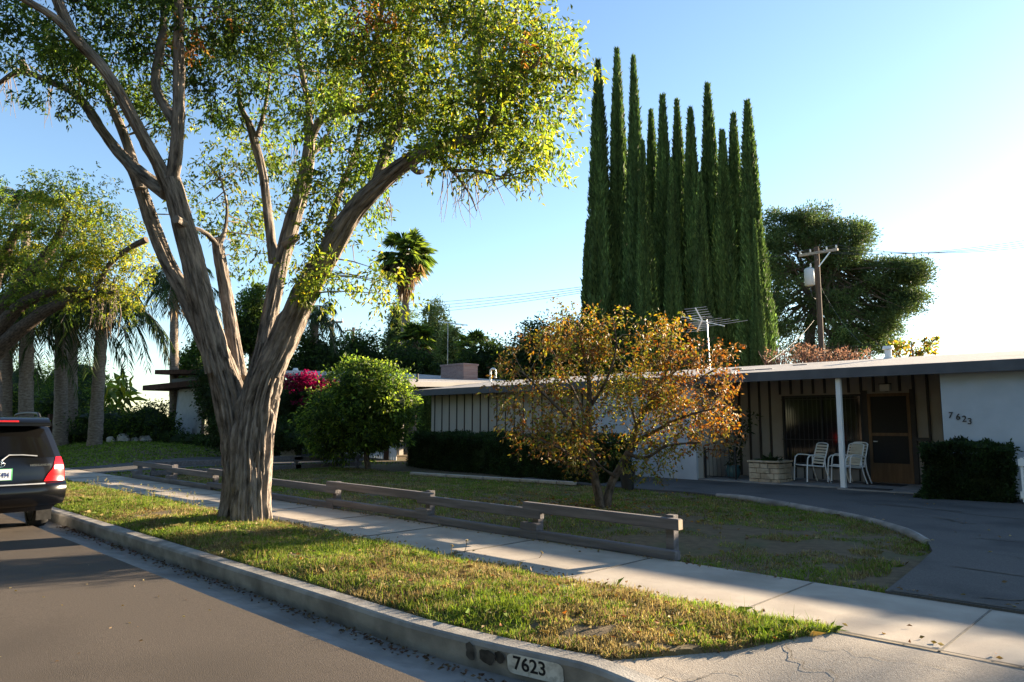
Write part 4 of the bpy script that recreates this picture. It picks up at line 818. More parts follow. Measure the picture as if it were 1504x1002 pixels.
# bare hanging twigs under the right limb and at the far left
for (u, v, d, du, dv, n) in ((690, 255, 8.8, 30, 75, 12), (660, 245, 9., 20, 70, 7), (740, 262, 8.6, 40, 35, 7), (75, 120, 11.6, 10, 60, 6), (15, 112, 12., 14, 60, 6), (565, 290, 9.5, 12, 55, 4), (430, 200, 11., 12, 60, 4), (490, 360, 9.9, 50, 60, 5)):
    for k in range(n):
        p = PD(u + rng.uniform(-du, du) * .6, v, d); q = PD(u + rng.uniform(-du, du), v + dv * rng.uniform(.5, 1.2), d + rng.uniform(-.3, .3)); tw.tube([p, (p + q) / 2 + rng.normal(0, .06, 3), q], [.007, .005, .002], 4, .15)
tw.build('twigs', M['twig'], T, kind='stuff')

# ---------------------------------------------------------------- orange-leaved tree on the front lawn
ob = PG(887, 752); T = thing('small_tree', 'small twin stemmed tree with thinning orange and gold leaves on the front lawn', 'tree', (ob[0], ob[1], 0))
OD = 11.75; LP2 = []
def L2(path, n=10): LP2.append(limb(T, path, n=n, step=.05, rough=.14, mat='barkfar', fa=1.5, fl=3., ls=.72)); return LP2[-1]
L2([(884, 756, OD, 12), (880, 730, OD, 9.5), (874, 705, OD, 9), (869, 680, OD - .05, 8), (866, 650, OD - .1, 7.5), (864, 612, OD - .15, 6.5), (866, 570, OD - .2, 5), (858, 520, OD - .3, 3.5), (848, 475, OD - .3, 2)], 14)
L2([(890, 756, OD, 10), (892, 735, OD, 9), (899, 708, OD + .1, 8.5), (914, 682, OD + .2, 8), (928, 655, OD + .3, 7.5), (938, 620, OD + .4, 6.5), (956, 590, OD + .4, 5.5), (975, 555, OD + .5, 4), (986, 505, OD + .5, 2)], 14)
for pth in ([(866, 660, OD - .1, 5), (840, 620, OD - .5, 4), (800, 580, OD - .9, 3), (765, 545, OD - 1.1, 1.5)], [(868, 680, OD, 4), (845, 672, OD - .3, 3.5), (815, 655, OD - .6, 3), (775, 640, OD - .8, 1.5)], [(865, 600, OD - .1, 4), (890, 560, OD - .4, 3), (905, 510, OD - .5, 2), (900, 470, OD - .5, 1)],
            [(930, 650, OD + .3, 5), (965, 632, OD + .1, 4), (1005, 612, OD - .2, 3), (1050, 600, OD - .5, 1.5)], [(945, 605, OD + .4, 4), (990, 585, OD + .7, 3), (1030, 555, OD + .9, 2.5), (1065, 535, OD + 1., 1.2)], [(922, 668, OD + .2, 4), (950, 672, OD - .1, 3.5), (980, 655, OD - .3, 3), (1030, 650, OD - .6, 1.5)],
            [(866, 630, OD, 4), (850, 590, OD + .5, 3), (825, 540, OD + .9, 2), (805, 505, OD + 1.1, 1)], [(936, 630, OD + .3, 4), (925, 580, OD + .9, 3), (930, 530, OD + 1.2, 2)], [(905, 700, OD + .1, 4), (888, 690, OD - .2, 3), (870, 672, OD - .5, 2)], [(975, 560, OD + .5, 3), (1020, 520, OD + .6, 2), (1050, 495, OD + .6, 1)]): L2(pth, 7)
LQ = np.vstack([np.vstack([a + (b - a) * t for t in np.linspace(0, 1, 5)[:-1]]) for P_ in LP2 for a, b in zip(P_[:-1], P_[1:])])
crown = Geo(); tw = Geo()
for (u, v, ru, rv, d, rd, nc, ns, pal) in [
 (850, 490, 48, 40, OD - .2, .6, 13, 7, ['orange', 'gold']), (800, 530, 50, 45, OD - .4, .7, 14, 7, ['orange', 'gold']), (770, 580, 40, 50, OD - .8, .6, 10, 7, ['orange']), (800, 635, 50, 40, OD - .6, .6, 13, 8, ['orange', 'gold']),
 (865, 560, 60, 55, OD, .9, 18, 8, ['orange', 'gold', 'yel']), (905, 500, 45, 38, OD, .6, 11, 7, ['gold', 'yel', 'orange']), (915, 580, 50, 50, OD, .8, 15, 8, ['gold', 'yel']), (970, 510, 48, 38, OD + .4, .6, 12, 7, ['orange', 'rust', 'gold']),
 (1035, 520, 45, 32, OD + .5, .6, 10, 7, ['orange', 'rust']), (1020, 575, 60, 40, OD + .3, .8, 20, 9, ['orange', 'orange', 'rust', 'gold']), (1045, 620, 42, 36, OD - .2, .6, 13, 9, ['orange', 'orange', 'gold']), (965, 570, 45, 50, OD + .6, .7, 12, 8, ['gold', 'orange']),
 (990, 640, 45, 28, OD - .2, .5, 10, 8, ['orange', 'gold']), (935, 650, 45, 30, OD, .6, 8, 7, ['gold', 'yel']), (960, 685, 40, 14, OD - .1, .4, 5, 6, ['yel', 'gold', 'pale']), (850, 665, 45, 22, OD - .3, .5, 7, 7, ['orange', 'gold']), (840, 610, 45, 40, OD - .3, .8, 12, 7, ['orange', 'gold']), (985, 475, 14, 16, OD + .5, .2, 2, 6, ['gold']), (830, 460, 14, 14, OD, .2, 2, 6, ['gold'])]:
    k = d / FPX; spray_leaves(crown, PD(u, v, d), np.array([ru * k, max(rd, ru * k * .9), rv * k]), int(nc * 1.5), ns, 7, .072, .032, pal + ['gold', 'yel'] if u < 1000 else pal, .10, .1, .3, tw, LQ, nc, spl=.2, tr=.0035)
crown.build('crown', M['dryleaf'], T); tw.build('twigs', M['twig'], T, kind='stuff')

# ---------------------------------------------------------------- shrubs, hedges and far trees
def leafy(name, label, cat, base, blobs, n, L, Wd, pal, group=None, mat='leaf', trunk=None, core=.72, hang=.1, clump=.16, lit=None, parts=('crown', 'trunk'), flat=.25):
    """blobs: (centre, radii) in world metres. Leaf clumps over lumpy dark-leaved cores."""
    t = thing(name, label, cat, base, group); g = Geo(); vol = np.array([r[0] * r[1] + r[0] * r[2] for c, r in blobs]); vol = vol / vol.sum()
    for (c, r), w in zip(blobs, vol):
        c = np.array(c, float); r = np.array(r, float); k = max(6, int(n * w / 22)); d = sph(k); rr = 1 - np.abs(rng.normal(0, .17, (k, 1)))
        rr *= 1 + .55 * (noise(d * 2.2 + c) - .5)[:, None]
        sc = c + d * r * rr; P = np.repeat(sc, 22, 0) + rng.normal(0, clump, (k * 22, 3)) * r.min()
        D = unit(np.repeat(d, 22, 0) * .8 + sph(k * 22) + [0, 0, -hang]); tint = np.repeat(np.exp(rng.normal(0, flat, k)), 22)[:, None]
        g.leaves(P, D, L * rng.uniform(.6, 1.3, len(P)), Wd * rng.uniform(.7, 1.2, len(P)), pick(pal, len(P)) * tint, .2, .1)
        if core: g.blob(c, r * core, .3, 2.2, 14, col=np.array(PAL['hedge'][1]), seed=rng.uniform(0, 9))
    g.build(parts[0], M[mat], t)
    if trunk:
        g = Geo()
        for path, rad in trunk: g.tube(path, rad, 10, .15, .12, 1.5, 2.)
        g.build(parts[1], M['barkfar'], t, smooth=True)
    return t
def B(u, v, d, ru, rv, rd=None): k = d / FPX; return (PD(u, v, d), (ru * k, (rd if rd else ru * k), rv * k))
# round citrus tree
d = 22.3; cb = PG(541, 692); p = lambda u, v, dd=0: PD(u, v, d + dd)
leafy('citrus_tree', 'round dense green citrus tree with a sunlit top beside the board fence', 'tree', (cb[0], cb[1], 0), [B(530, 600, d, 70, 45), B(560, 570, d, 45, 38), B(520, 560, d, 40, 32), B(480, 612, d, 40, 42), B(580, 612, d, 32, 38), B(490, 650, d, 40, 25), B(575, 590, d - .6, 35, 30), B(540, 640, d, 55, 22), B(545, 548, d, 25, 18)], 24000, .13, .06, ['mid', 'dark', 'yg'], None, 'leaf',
      [([p(541, 694), p(538, 665), p(535, 640)], [.10, .08, .06]), ([p(537, 665), p(520, 640), p(505, 610)], [.05, .04, .03]), ([p(537, 660), p(555, 635), p(565, 605)], [.05, .04, .03]), ([p(536, 650), p(540, 620), p(548, 590)], [.05, .04, .02])], core=.5, flat=.4)
# clipped hedges
def hedge(name, label, pts, depth, h, n, seed):
    a, b = np.array(pts[0]), np.array(pts[1]); t = thing(name, label, 'hedge', (*(a + b) / 2, 0)); L = np.linalg.norm(b - a); dx = (b - a) / L; dy = np.array([-dx[1], dx[0]])
    if dy[1] < 0: dy = -dy
    g = Geo(); m = n
    f = rng.random(m); s = rng.uniform(0, L, m); q = rng.uniform(0, depth, m); z = rng.uniform(0, h, m); nrm = np.zeros((m, 3))
    top = f < .38; fr = (f >= .38) & (f < .78); en = f >= .78
    z[top] = h; nrm[top] = [0, 0, 1]; q[fr] = 0; nrm[fr] = [*(-dy), 0]; s[en] = np.where(rng.random(en.sum()) < .5, 0, L); nrm[en] = np.where((s[en] > 0)[:, None], [*dx, 0], [*(-dx), 0])
    rnd = .16; # rounded shoulders
    k = np.clip((z - (h - rnd)) / rnd, 0, 1); q = q + (fr * k ** 2 * .10)
    w = noise(np.stack([s * 1.6 + seed, q * 1.6, z * 1.8], -1)) - .5; w2 = noise(np.stack([s * 5 + seed, q * 5, z * 5], -1)) - .5
    P = np.stack([a[0] + dx[0] * s + dy[0] * q, a[1] + dx[1] * s + dy[1] * q, z], 1) + nrm * (w * .26 + w2 * .14 + rng.normal(0, .03, m))[:, None]
    P[:, 2] = np.maximum(P[:, 2], .01); tint = np.exp((noise(np.stack([s * 4 + seed + 40, q * 4, z * 4], -1)) - .5) * .9)[:, None]
    g.leaves(P, unit(nrm * .6 + sph(m) + [0, 0, .2]), rng.uniform(.04, .075, m), rng.uniform(.025, .04, m), pick('hedge', m) * tint, .2)
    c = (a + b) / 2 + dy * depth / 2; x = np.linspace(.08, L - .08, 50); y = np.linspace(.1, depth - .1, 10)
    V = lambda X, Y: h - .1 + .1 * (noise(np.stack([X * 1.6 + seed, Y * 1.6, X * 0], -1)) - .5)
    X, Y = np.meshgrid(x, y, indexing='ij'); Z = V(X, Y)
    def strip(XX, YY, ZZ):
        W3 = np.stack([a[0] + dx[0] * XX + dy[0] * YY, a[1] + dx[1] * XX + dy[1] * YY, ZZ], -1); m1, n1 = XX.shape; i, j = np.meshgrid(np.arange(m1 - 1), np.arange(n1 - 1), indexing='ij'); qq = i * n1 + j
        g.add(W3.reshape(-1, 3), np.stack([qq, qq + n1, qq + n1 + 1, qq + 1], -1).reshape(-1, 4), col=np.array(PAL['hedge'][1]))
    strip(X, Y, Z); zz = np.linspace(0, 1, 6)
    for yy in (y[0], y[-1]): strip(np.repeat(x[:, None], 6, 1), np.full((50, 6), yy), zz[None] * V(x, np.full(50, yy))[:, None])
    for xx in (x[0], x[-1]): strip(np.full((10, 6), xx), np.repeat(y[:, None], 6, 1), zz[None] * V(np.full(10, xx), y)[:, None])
    g.build('foliage', M['leaf'], t); return t
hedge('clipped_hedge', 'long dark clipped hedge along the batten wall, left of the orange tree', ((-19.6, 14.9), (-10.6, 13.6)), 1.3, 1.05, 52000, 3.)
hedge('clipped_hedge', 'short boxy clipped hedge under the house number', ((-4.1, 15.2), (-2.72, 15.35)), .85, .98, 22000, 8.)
# bougainvillea, dark tree by the trunk, neighbour's shrubs
leafy('bougainvillea', 'bougainvillea bush with bright magenta flowers behind the big trunk', 'shrub', tuple(PG(425, 672)), [B(425, 600, 29, 45, 38), B(440, 580, 28.6, 26, 18), B(410, 640, 28.8, 40, 30), B(470, 590, 28.6, 18, 15), B(432, 645, 26.8, 30, 17), B(412, 640, 26.8, 20, 24)], 14000, .12, .06, ['hedge', 'dark'], core=.7, parts=('foliage', 'stem'))
g = Geo(); fl = bpy.data.objects['bougainvillea']
for (u, v, ru, rv, n) in ((452, 556, 26, 12, 420), (432, 566, 16, 12, 200), (470, 572, 14, 10, 160), (445, 560, 20, 10, 260), (460, 568, 18, 9, 220), (425, 558, 10, 10, 130), (468, 577, 12, 9, 130), (443, 590, 8, 8, 60), (478, 560, 9, 7, 60), (492, 563, 5, 5, 30)):
    k = 27.6 / FPX; P = PD(u, v, 27.6) + sph(n) * rng.random((n, 1)) ** .4 * np.array([ru * k, .5, rv * k]); g.leaves(P, sph(n), .11, .08, pick('magenta', n), .25)
g.build('flowers', M['leaf'], fl)
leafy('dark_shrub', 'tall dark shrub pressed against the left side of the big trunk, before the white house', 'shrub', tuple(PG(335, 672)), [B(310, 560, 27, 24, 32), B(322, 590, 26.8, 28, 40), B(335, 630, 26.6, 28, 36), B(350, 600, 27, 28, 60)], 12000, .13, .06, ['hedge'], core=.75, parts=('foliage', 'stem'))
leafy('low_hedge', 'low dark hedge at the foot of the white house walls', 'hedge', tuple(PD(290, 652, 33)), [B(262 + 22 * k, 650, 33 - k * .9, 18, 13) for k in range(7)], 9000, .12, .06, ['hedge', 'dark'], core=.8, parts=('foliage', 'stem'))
for k, (u, v, ru, rv, d, lab) in enumerate([(150, 632, 60, 35, 36, 'broad dark shrub before the low brown fence on the neighbour lawn'), (215, 632, 38, 40, 35, 'rounded dark shrub left of the white house wall'), (95, 600, 40, 40, 40, 'dark leafy shrub under the palm trunks'), (30, 585, 45, 55, 44, 'green bushy shrub in the gap left of the two pale palm trunks'), (110, 570, 45, 45, 46, 'sunlit green bush behind the two dark palm trunks')]):
    leafy('garden_shrub', lab, 'shrub', tuple(PD(u, 655, d)), [B(u, v, d, ru, rv), B(u - ru * .5, v + rv * .3, d - .5, ru * .6, rv * .8), B(u + ru * .5, v + rv * .25, d - .4, ru * .6, rv * .8)], 9000, .16, .07, ['hedge', 'mid'] if k < 3 else ['mid', 'yg'], 'shrubs on the neighbour lawn', core=.75, parts=('foliage', 'stem'))
# banana-leaved plant, sunlit
t = thing('broad_leaf_plant', 'sunlit broad leaved plant between the palms and the brown roof', 'plant', tuple(PD(165, 640, 42)))
g = Geo(); n = 90; P = PD(168, 590, 42) + sph(n) * rng.random((n, 1)) ** .5 * [2.2, 1.2, 1.6]; dd = unit(sph(n) + [0, 0, .7]); g.leaves(P, dd, rng.uniform(.8, 1.7, n), rng.uniform(.28, .42, n), pick(['yg', 'yel', 'mid'], n), .1, .3); g.build('leaves', M['leaf'], t)
# rocks at the far lawn edge
for k, (u, v, r, lab) in enumerate([(182, 650, .32, 'larger pale boulder at the edge of the dark green lawn'), (213, 649, .26, 'small pale boulder nearest the white house'), (163, 652, .2, 'small grey stone at the left end of the rock row'), (198, 653, .2, 'grey stone between the two pale boulders')]):
    p = PD(u, v, 34); z = float(lawn_z(p[0], p[1])); g = Geo(); g.blob((p[0], p[1], z + r * .4), (r * 1.3, r, r * .8), .35, 1.4, 16, seed=k * 3.); tag(g.build('boulder', M['rock'], None, smooth=True), lab, 'boulder', 'boulders at the lawn edge')

# ---------------------------------------------------------------- neighbour's house
NB = thing('neighbour_house', 'pale neighbouring house with brown flat roofs and a brick chimney, half hidden by shrubs', 'house', (-36, 17, .4))
def pw(u, v): return PY(u, v, 15.)
zb = .3; zt_ = PY(260, 572, 15.)[2]
for u0, u1, dy, mt, lab in ((240, 262, .5, 'white', 'narrow white wall section'), (262, 291, 0., 'greywall', 'grey wall section in the middle'), (291, 345, .6, 'white', 'white wall section beside the dark shrub')):
    x0, x1 = PY(u0, 600, 15.)[0], PY(u1, 600, 15.)[0]; g = Geo(); g.b2(x0, x1, 15. + dy, 15.2 + dy, zb, zt_); g.build('wall', M[mt], NB)['label'] = lab
g = Geo(); x0, x1 = PY(258, 600, 14.6)[0], PY(274, 600, 14.6)[0]; zw = PY(260, 628, 14.7)[2]; g.b2(x0, x1, 14.6, 14.95, zb, zw); g.build('low_wall', M['white'], NB)
g = Geo(); xa, xb = PY(192, 575, 13.6)[0], PY(300, 575, 14.)[0]; g.b2(xa, xb, 14.2, 20, zt_ + .001, zt_ + .28); g.build('roof', M['brownwood'], NB)
g = Geo(); xa, xb = PY(233, 545, 14.6)[0], PY(300, 545, 14.6)[0]; z1 = PY(250, 548, 14.6)[2]
g.add([(xa, 14.4, z1 + .25), (xb, 14.4, z1 - .05), (xb, 19, z1 - .05), (xa, 19, z1 + .25), (xa, 14.4, z1 + .0), (xb, 14.4, z1 - .25), (xb, 19, z1 - .25), (xa, 19, z1 + 0)], [(0, 1, 2, 3), (4, 7, 6, 5), (0, 4, 5, 1), (1, 5, 6, 2), (2, 6, 7, 3), (3, 7, 4, 0)])
g.build('raised_roof', M['brownwood'], NB)
g = Geo(); g.b2(xa + .6, xb - .3, 15.1, 18.6, zt_ + .281, z1 - .26); g.build('clerestory', M['dark'], NB)
# its right wing: gravel roof tilting down towards the boundary, chimney
g = Geo(); V = []
for x, z in ((-34., 4.05), (-22.2, 2.98)):
    V += [(x, 16.2, z), (x, 25, z + .3), (x, 25, z + .12), (x, 16.2, z - .18)]
g.add(V, [(0, 1, 2, 3), (4, 7, 6, 5), (0, 4, 5, 1), (1, 5, 6, 2), (2, 6, 7, 3), (3, 7, 4, 0)]); wing = g.build('wing_roof', M['roof'], NB)
g = Geo(); g.b2(-33, -22.8, 17., 17.2, .2, 2.85); g.build('wing_wall', M['cream'], NB)
c0 = PY(652, 565, 22.5); c1 = PY(697, 565, 22.5); zt2 = PY(652, 539, 22.5)[2]
g = Geo(); g.b2(c0[0], c1[0] - .55, 22.3, 23.2, 2.6, zt2); chim = g.build('chimney', M['brick'], NB)
g = Geo(); g.b2(c0[0] - .04, c1[0] - .51, 22.26, 23.24, zt2 + .001, zt2 + .08); g.build('chimney_cap', M['brick'], chim)
p = PY(434, 548, 19.); g = Geo(); g.cyl((p[0], 19), .11, p[2] - .4, p[2] + .12, 12); g.cyl((p[0], 19), .17, p[2] + .121, p[2] + .26, 12, .1); g.build('roof_vent', M['alu'], wing)
p = PY(613, 560, 18.); g = Geo(); g.cyl((p[0], 18), .05, p[2] - .4, p[2] + .3, 10); g.build('vent_pipe', M['dark'], wing)
# low brown boundary wall, arched screen
p, q = PD(75, 640, 37), PD(205, 640, 36); t = thing('brown_garden_wall', 'low dark brown garden wall behind the shrubs near the parked car', 'wall', tuple((p + q) / 2))
g = Geo(); g.bar([p[0], p[1], 1.], [q[0], q[1], 1.], .25, 1.5); g.build('panel', M['brownwood'], t)
for e in (p, q): g = Geo(); g.box((e[0], e[1], 1.05), (.35, .35, 1.7)); g.build('pier', M['brownwood'], t)
p = PD(428, 650, 27.3); t = thing('arched_screen', 'pale arched garden screen with dark hoops behind the side fence', 'screen', (p[0], p[1], 0))
g = Geo(); k = 27.3 / FPX; ax = np.array([_R[0], _R[1], 0]); w = 15 * k
poly = [p * [1, 1, 0] - ax * w] + [p * [1, 1, 0] + ax * w * cos(a) + np.array([0, 0, .75 + w * sin(a) * 1.0]) for a in np.linspace(pi, 0, 16)] + [p * [1, 1, 0] + ax * w]
dn = np.array([-_F[0], -_F[1], 0]) * .06; n = len(poly); g.add([q for q in poly] + [q + dn for q in poly], [tuple(range(n)), tuple(range(2 * n - 1, n - 1, -1))] + [(i, (i + 1) % n, n + (i + 1) % n, n + i) for i in range(n)]); g.build('panel', M['greywall'], t)
for s_ in (.98, .7):
    g = Geo(); g.tube([p * [1, 1, 0] + dn * 1.6 + ax * w * s_ * cos(a) + np.array([0, 0, .75 + w * sin(a) * s_]) for a in np.linspace(pi * .5, 0, 10)] + [p * [1, 1, 0] + dn * 1.6 + ax * w * s_], .05, 8); g.build('hoop', M['iron'], t, True)

# ---------------------------------------------------------------- cypresses behind the house
def make_cypress(h, r, seed):
    t = thing('cypress', '', 'tree', (0, 0, 0), 'row of tall cypresses behind the house'); g = Geo(); n = int(12500 * h / 18)
    z = h * rng.random(n) ** 1.05; a = rng.uniform(0, 2 * pi, n)
    def prof(z): q = np.clip(z / h, 0, 1); return r * np.minimum(1, .72 + 1.2 * q) * np.clip((1 - q) / .62, 0, 1) ** .85 + .012
    def lump(a, z): return 1 + .75 * (noise(np.stack([np.cos(a) * 2.3 + seed, np.sin(a) * 2.3, z * .20], -1)) - .5) + .42 * (noise(np.stack([np.cos(a) * 4.6 + seed, np.sin(a) * 4.6, z * .55], -1)) - .5)
    rr = prof(z) * lump(a, z) * (1 - .22 * rng.random(n) ** 2); P = np.stack([rr * np.cos(a), rr * np.sin(a), z], 1)
    D = unit(np.stack([np.cos(a) * .28, np.sin(a) * .28, np.ones(n)], 1) + rng.normal(0, .16, (n, 3))); tn = np.exp(1.3 * (noise(np.stack([np.cos(a) * 3.1 + seed + 60, np.sin(a) * 3.1, z * .35], -1)) - .5) + .22 * rng.normal(size=n))[:, None]
    g.leaves(P, D, rng.uniform(.16, .38, n), rng.uniform(.05, .09, n), pick('cyp', n) * tn, .3)
    zz = np.linspace(0, h * .97, 40); aa = np.linspace(0, 2 * pi, 17); Z, A_ = np.meshgrid(zz, aa, indexing='ij'); rad = prof(Z) * lump(A_, Z) * .86
    i, j = np.meshgrid(np.arange(39), np.arange(16), indexing='ij'); q = i * 17 + j
    g.add(np.stack([rad * np.cos(A_), rad * np.sin(A_), Z], -1).reshape(-1, 3), np.stack([q, q + 1, q + 18, q + 17], -1).reshape(-1, 4), col=PAL['cyp'][1])
    g.build('foliage', M['needle'], t); g = Geo(); g.cyl((0, 0), .16, -.3, h * .3, 8, .1); g.build('trunk', M['barkfar'], t); return t
protos = [make_cypress(18., .62, 3.), make_cypress(18., .56, 17.), make_cypress(18., .66, 41.)]
cl = [(878, 97, 30, 1.15, 'leftmost'), (906, 80, 30.6, 1., 'second from the left and the tallest'), (930, 92, 30.4, .95, 'third from the left'), (944, 215, 29.6, .75, 'thin short one after the third spire'), (956, 170, 31, .9, 'fourth tall spire'), (973, 148, 30.6, 1., 'fifth tall spire'), (986, 240, 29.8, .7, 'short one between fifth and sixth spires'), (994, 155, 31, .9, 'sixth tall spire'), (1014, 168, 30.4, 1., 'seventh tall spire'), (1028, 262, 29.7, .7, 'short one before the eighth spire'), (1039, 132, 31, 1., 'eighth spire, highest of the right half'), (1061, 200, 30.4, .95, 'shorter spire third from the right'), (1077, 175, 30.8, .95, 'second from the right'), (1098, 157, 30.4, 1., 'rightmost full height spire'), (1108, 330, 30., .42, 'lowest one at the right end'), (864, 330, 29.8, .8, 'lowest one at the left end')]
for k, (u, v, y, ws, lab) in enumerate(cl):
    y = 42.4 + (y - 30.4) * 2.4; top = PY(u, v, y); pr = protos[k % 3]; o = pr if k < 3 else copy_thing(pr); o.location = (top[0], top[1], 0); s = (top[2] + .2) / 18.; o.scale = (ws * 1.5, ws * 1.5, s); o.rotation_euler = (0, 0, k * 1.7)
    o['label'] = 'cypress in the tall row behind the roof, ' + lab

# ---------------------------------------------------------------- pine, brush and pole on the right
def pine():
    d = 78.; sc_ = d / 50.; t = thing('pine_tree', 'spreading open pine with dark clumps behind the utility pole', 'tree', (*PD(1195, 520, d)[:2], 0)); g = Geo(); bl = Geo()
    base = PD(1192, 560, d); base[2] = 0; mid = PD(1192, 470, d); bl.tube([base, PD(1190, 520, d), mid, PD(1205, 420, d), PD(1215, 370, d)], np.array([.45, .38, .32, .22, .1]) * sc_, 10, .5, .15)
    bl.tube([PD(1128, 560, d), PD(1128, 470, d), PD(1140, 430, d), PD(1160, 390, d)], np.array([.3, .26, .2, .08]) * sc_, 8, .5, .15)
    cl = []
    for (u, v, ru, rv, n) in [(1155, 340, 40, 35, 20), (1200, 345, 45, 30, 20), (1190, 320, 45, 16, 10), (1250, 350, 32, 26, 14), (1245, 380, 32, 20, 9), (1215, 395, 40, 20, 9), (1135, 375, 22, 30, 9), (1170, 400, 40, 22, 9), (1290, 395, 40, 18, 12), (1335, 400, 32, 22, 16), (1315, 430, 42, 20, 16), (1275, 420, 38, 22, 13), (1290, 460, 40, 18, 12), (1240, 450, 38, 22, 10), (1210, 470, 40, 25, 9), (1150, 480, 26, 22, 9), (1250, 490, 45, 14, 10), (1300, 490, 25, 14, 6), (1225, 510, 40, 14, 8), (1140, 440, 20, 18, 4), (1262, 340, 20, 12, 4), (1350, 408, 16, 14, 4), (1290, 478, 34, 18, 10), (1325, 455, 28, 16, 8), (1262, 505, 40, 16, 10), (1300, 508, 22, 14, 6), (1225, 525, 45, 14, 9), (1170, 515, 35, 16, 8), (1340, 432, 24, 18, 9), (1200, 440, 45, 30, 8), (1150, 435, 25, 25, 5), (1138, 400, 22, 40, 9), (1130, 460, 16, 40, 8), (1190, 360, 50, 25, 8)]:
        k = d / FPX
        for s in range(int(n * 2.3)):
            dd = sph(1)[0] * rng.random() ** .4; c = PD(u + dd[0] * ru, v + dd[2] * rv, d + dd[1] * 4.2); cl.append(c); m = 150
            P = c + rng.normal(0, 1, (m, 3)) * np.array([.30, .30, .20]) * sc_; D = unit(sph(m) + (P - c) * 1.5 + [0, 0, .5]); g.leaves(P, D, rng.uniform(.16, .34, m) * sc_ * .8, .12, pick('pine', m) * np.exp(rng.normal(0, .3)), .2)
    for c in cl[::3]:
        m0 = mid + (PD(1215, 370, d) - mid) * rng.random(); bl.tube([m0, (m0 + c) / 2 + [0, 0, -.3], c], [.13, .09, .035], 5, .8)
    g.build('crown', M['needle'], t); bl.build('trunk', M['barkfar'], t, True)
pine()
t = thing('dry_brush', 'reddish brown leafless brush under the pine behind the roof', 'shrub', tuple(PD(1200, 545, 42)))
g = Geo()
for k in range(330):
    u = rng.uniform(1125, 1275); p = PD(u, 560, rng.uniform(40, 43)); q = PD(u + rng.uniform(-14, 14), rng.uniform(500, 534) + 16 * float(n2(u, 0., .06) - .5) + abs(u - 1195) * .1, rng.uniform(40, 43)); g.tube([p, (p + q) / 2 + rng.normal(0, .15, 3), q], [.03, .022, .008], 4)
g.build('stems', surf('red_brush', (.15, .07, .05), (.22, .12, .09), scale=3), t)
n = 1500; u = rng.uniform(1125, 1280, n); P = np.array([PD(a, rng.uniform(508, 548) + 14 * (n2(a, 0., .06) - .5) + abs(a - 1195) * .1, rng.uniform(40, 43)) for a in u]); g = Geo(); g.leaves(P, sph(n), .22, .05, pick('brush', n)); g.build('dry_leaves', M['leaf'], t)
leafy('leafy_sapling', 'sparse sunlit sapling showing its top over the roof on the right', 'tree', (*PD(1345, 525, 32)[:2], 0), [B(1340, 512, 32, 28, 16), B(1370, 505, 32, 12, 10)], 700, .2, .1, ['yg', 'gold'], core=0, trunk=[([PD(1342, 620, 32), PD(1342, 540, 32), PD(1338, 500, 32)], [.06, .05, .02]), ([PD(1345, 530, 32), PD(1365, 505, 32), PD(1382, 495, 32)], [.03, .02, .01])])
def utility_pole(label, u, vtop, d, r, arm, arot, wires=(), trafo=False, ins=True):
    top = PD(u, vtop, d); t = thing('utility_pole', label, 'pole', (top[0], top[1], 0), 'wooden utility poles'); g = Geo(); g.tube([(top[0], top[1], -.3), (top[0], top[1], top[2])], [r * 1.3, r], 12); g.build('mast', M['polewood'], t, True)
    ax = np.array([cos(arot), sin(arot), 0]); zc = top[2] - .4; ends = []
    a, b = np.array([top[0], top[1], zc]) - ax * arm / 2, np.array([top[0], top[1], zc]) + ax * arm / 2; g = Geo(); off = np.array([-_F[0], -_F[1], 0]) * (r + .06); g.bar(a + off, b + off, .12, .16); g.build('crossarm', surf('grey_crossarm_' + str(u), (.30, .25, .2), (.38, .33, .28), scale=5), t)
    for s in (-.46, -.2, .22, .46):
        e = np.array([top[0], top[1], zc]) + ax * arm * s + off; g = Geo(); g.lathe(e + [0, 0, .09], [(.03, 0), (.06, .05), (.04, .09), (.06, .13), (.03, .2)], 8); g.build('insulator', M['alu'], t); ends.append(e + [0, 0, .3])
    if trafo:
        c = PD(1189, 407, d - .4); g = Geo(); g.lathe((c[0], c[1], c[2] - .55), [(.2, 0), (.3, .04), (.3, 1.0), (.26, 1.08), (.1, 1.14)], 18); tr = g.build('transformer', surf('grey_transformer', (.50, .52, .54), rough=.5), t, True)
        g = Geo(); g.lathe((c[0] + .1, c[1], c[2] + .59), [(.04, 0), (.07, .06), (.04, .12), (.06, .18), (.02, .26)], 8); g.build('bushing', M['alu'], tr)
        g = Geo(); g.tube([c + [0, 0, .8], (c + top) / 2 + [.3, 0, .2], ends[0]], .018, 5, .2); g.tube([c - [0, 0, .5], c + [.1, 0, -1.2], PD(1199, 440, d)], .02, 5, .2); g.build('lead', M['wire'], t)
        g = Geo(); m0 = np.array([top[0], top[1], zc]); g.bar(m0 + ax * .8 + off, m0 + off + [0, 0, -.9], .03, .06); g.build('brace', M['metal'], t)
    return t, ends
pl, en = utility_pole('wooden utility pole with a grey transformer, before the pine', 1199, 363, 45., .15, 2.4, R_(0), trafo=True)
def wire(label, pts, r=.012, sag=.0):
    g = Geo()
    for p, q in pts:
        p = np.array(p); q = np.array(q); t = np.linspace(0, 1, 13)[:, None]; g.tube(p + (q - p) * t - np.array([0, 0, 1.]) * sag * 4 * t * (1 - t), r, 4)
    return tag(g.build('overhead_wire', M['wire']), label, 'wire', 'overhead wires')
for k, e in enumerate(en): wire(('top left', 'second', 'third', 'right hand')[k] + ' overhead wire running right from the transformer pole', [(e, PD(1560, 344 + 4 * k, 30))], .011, .5)
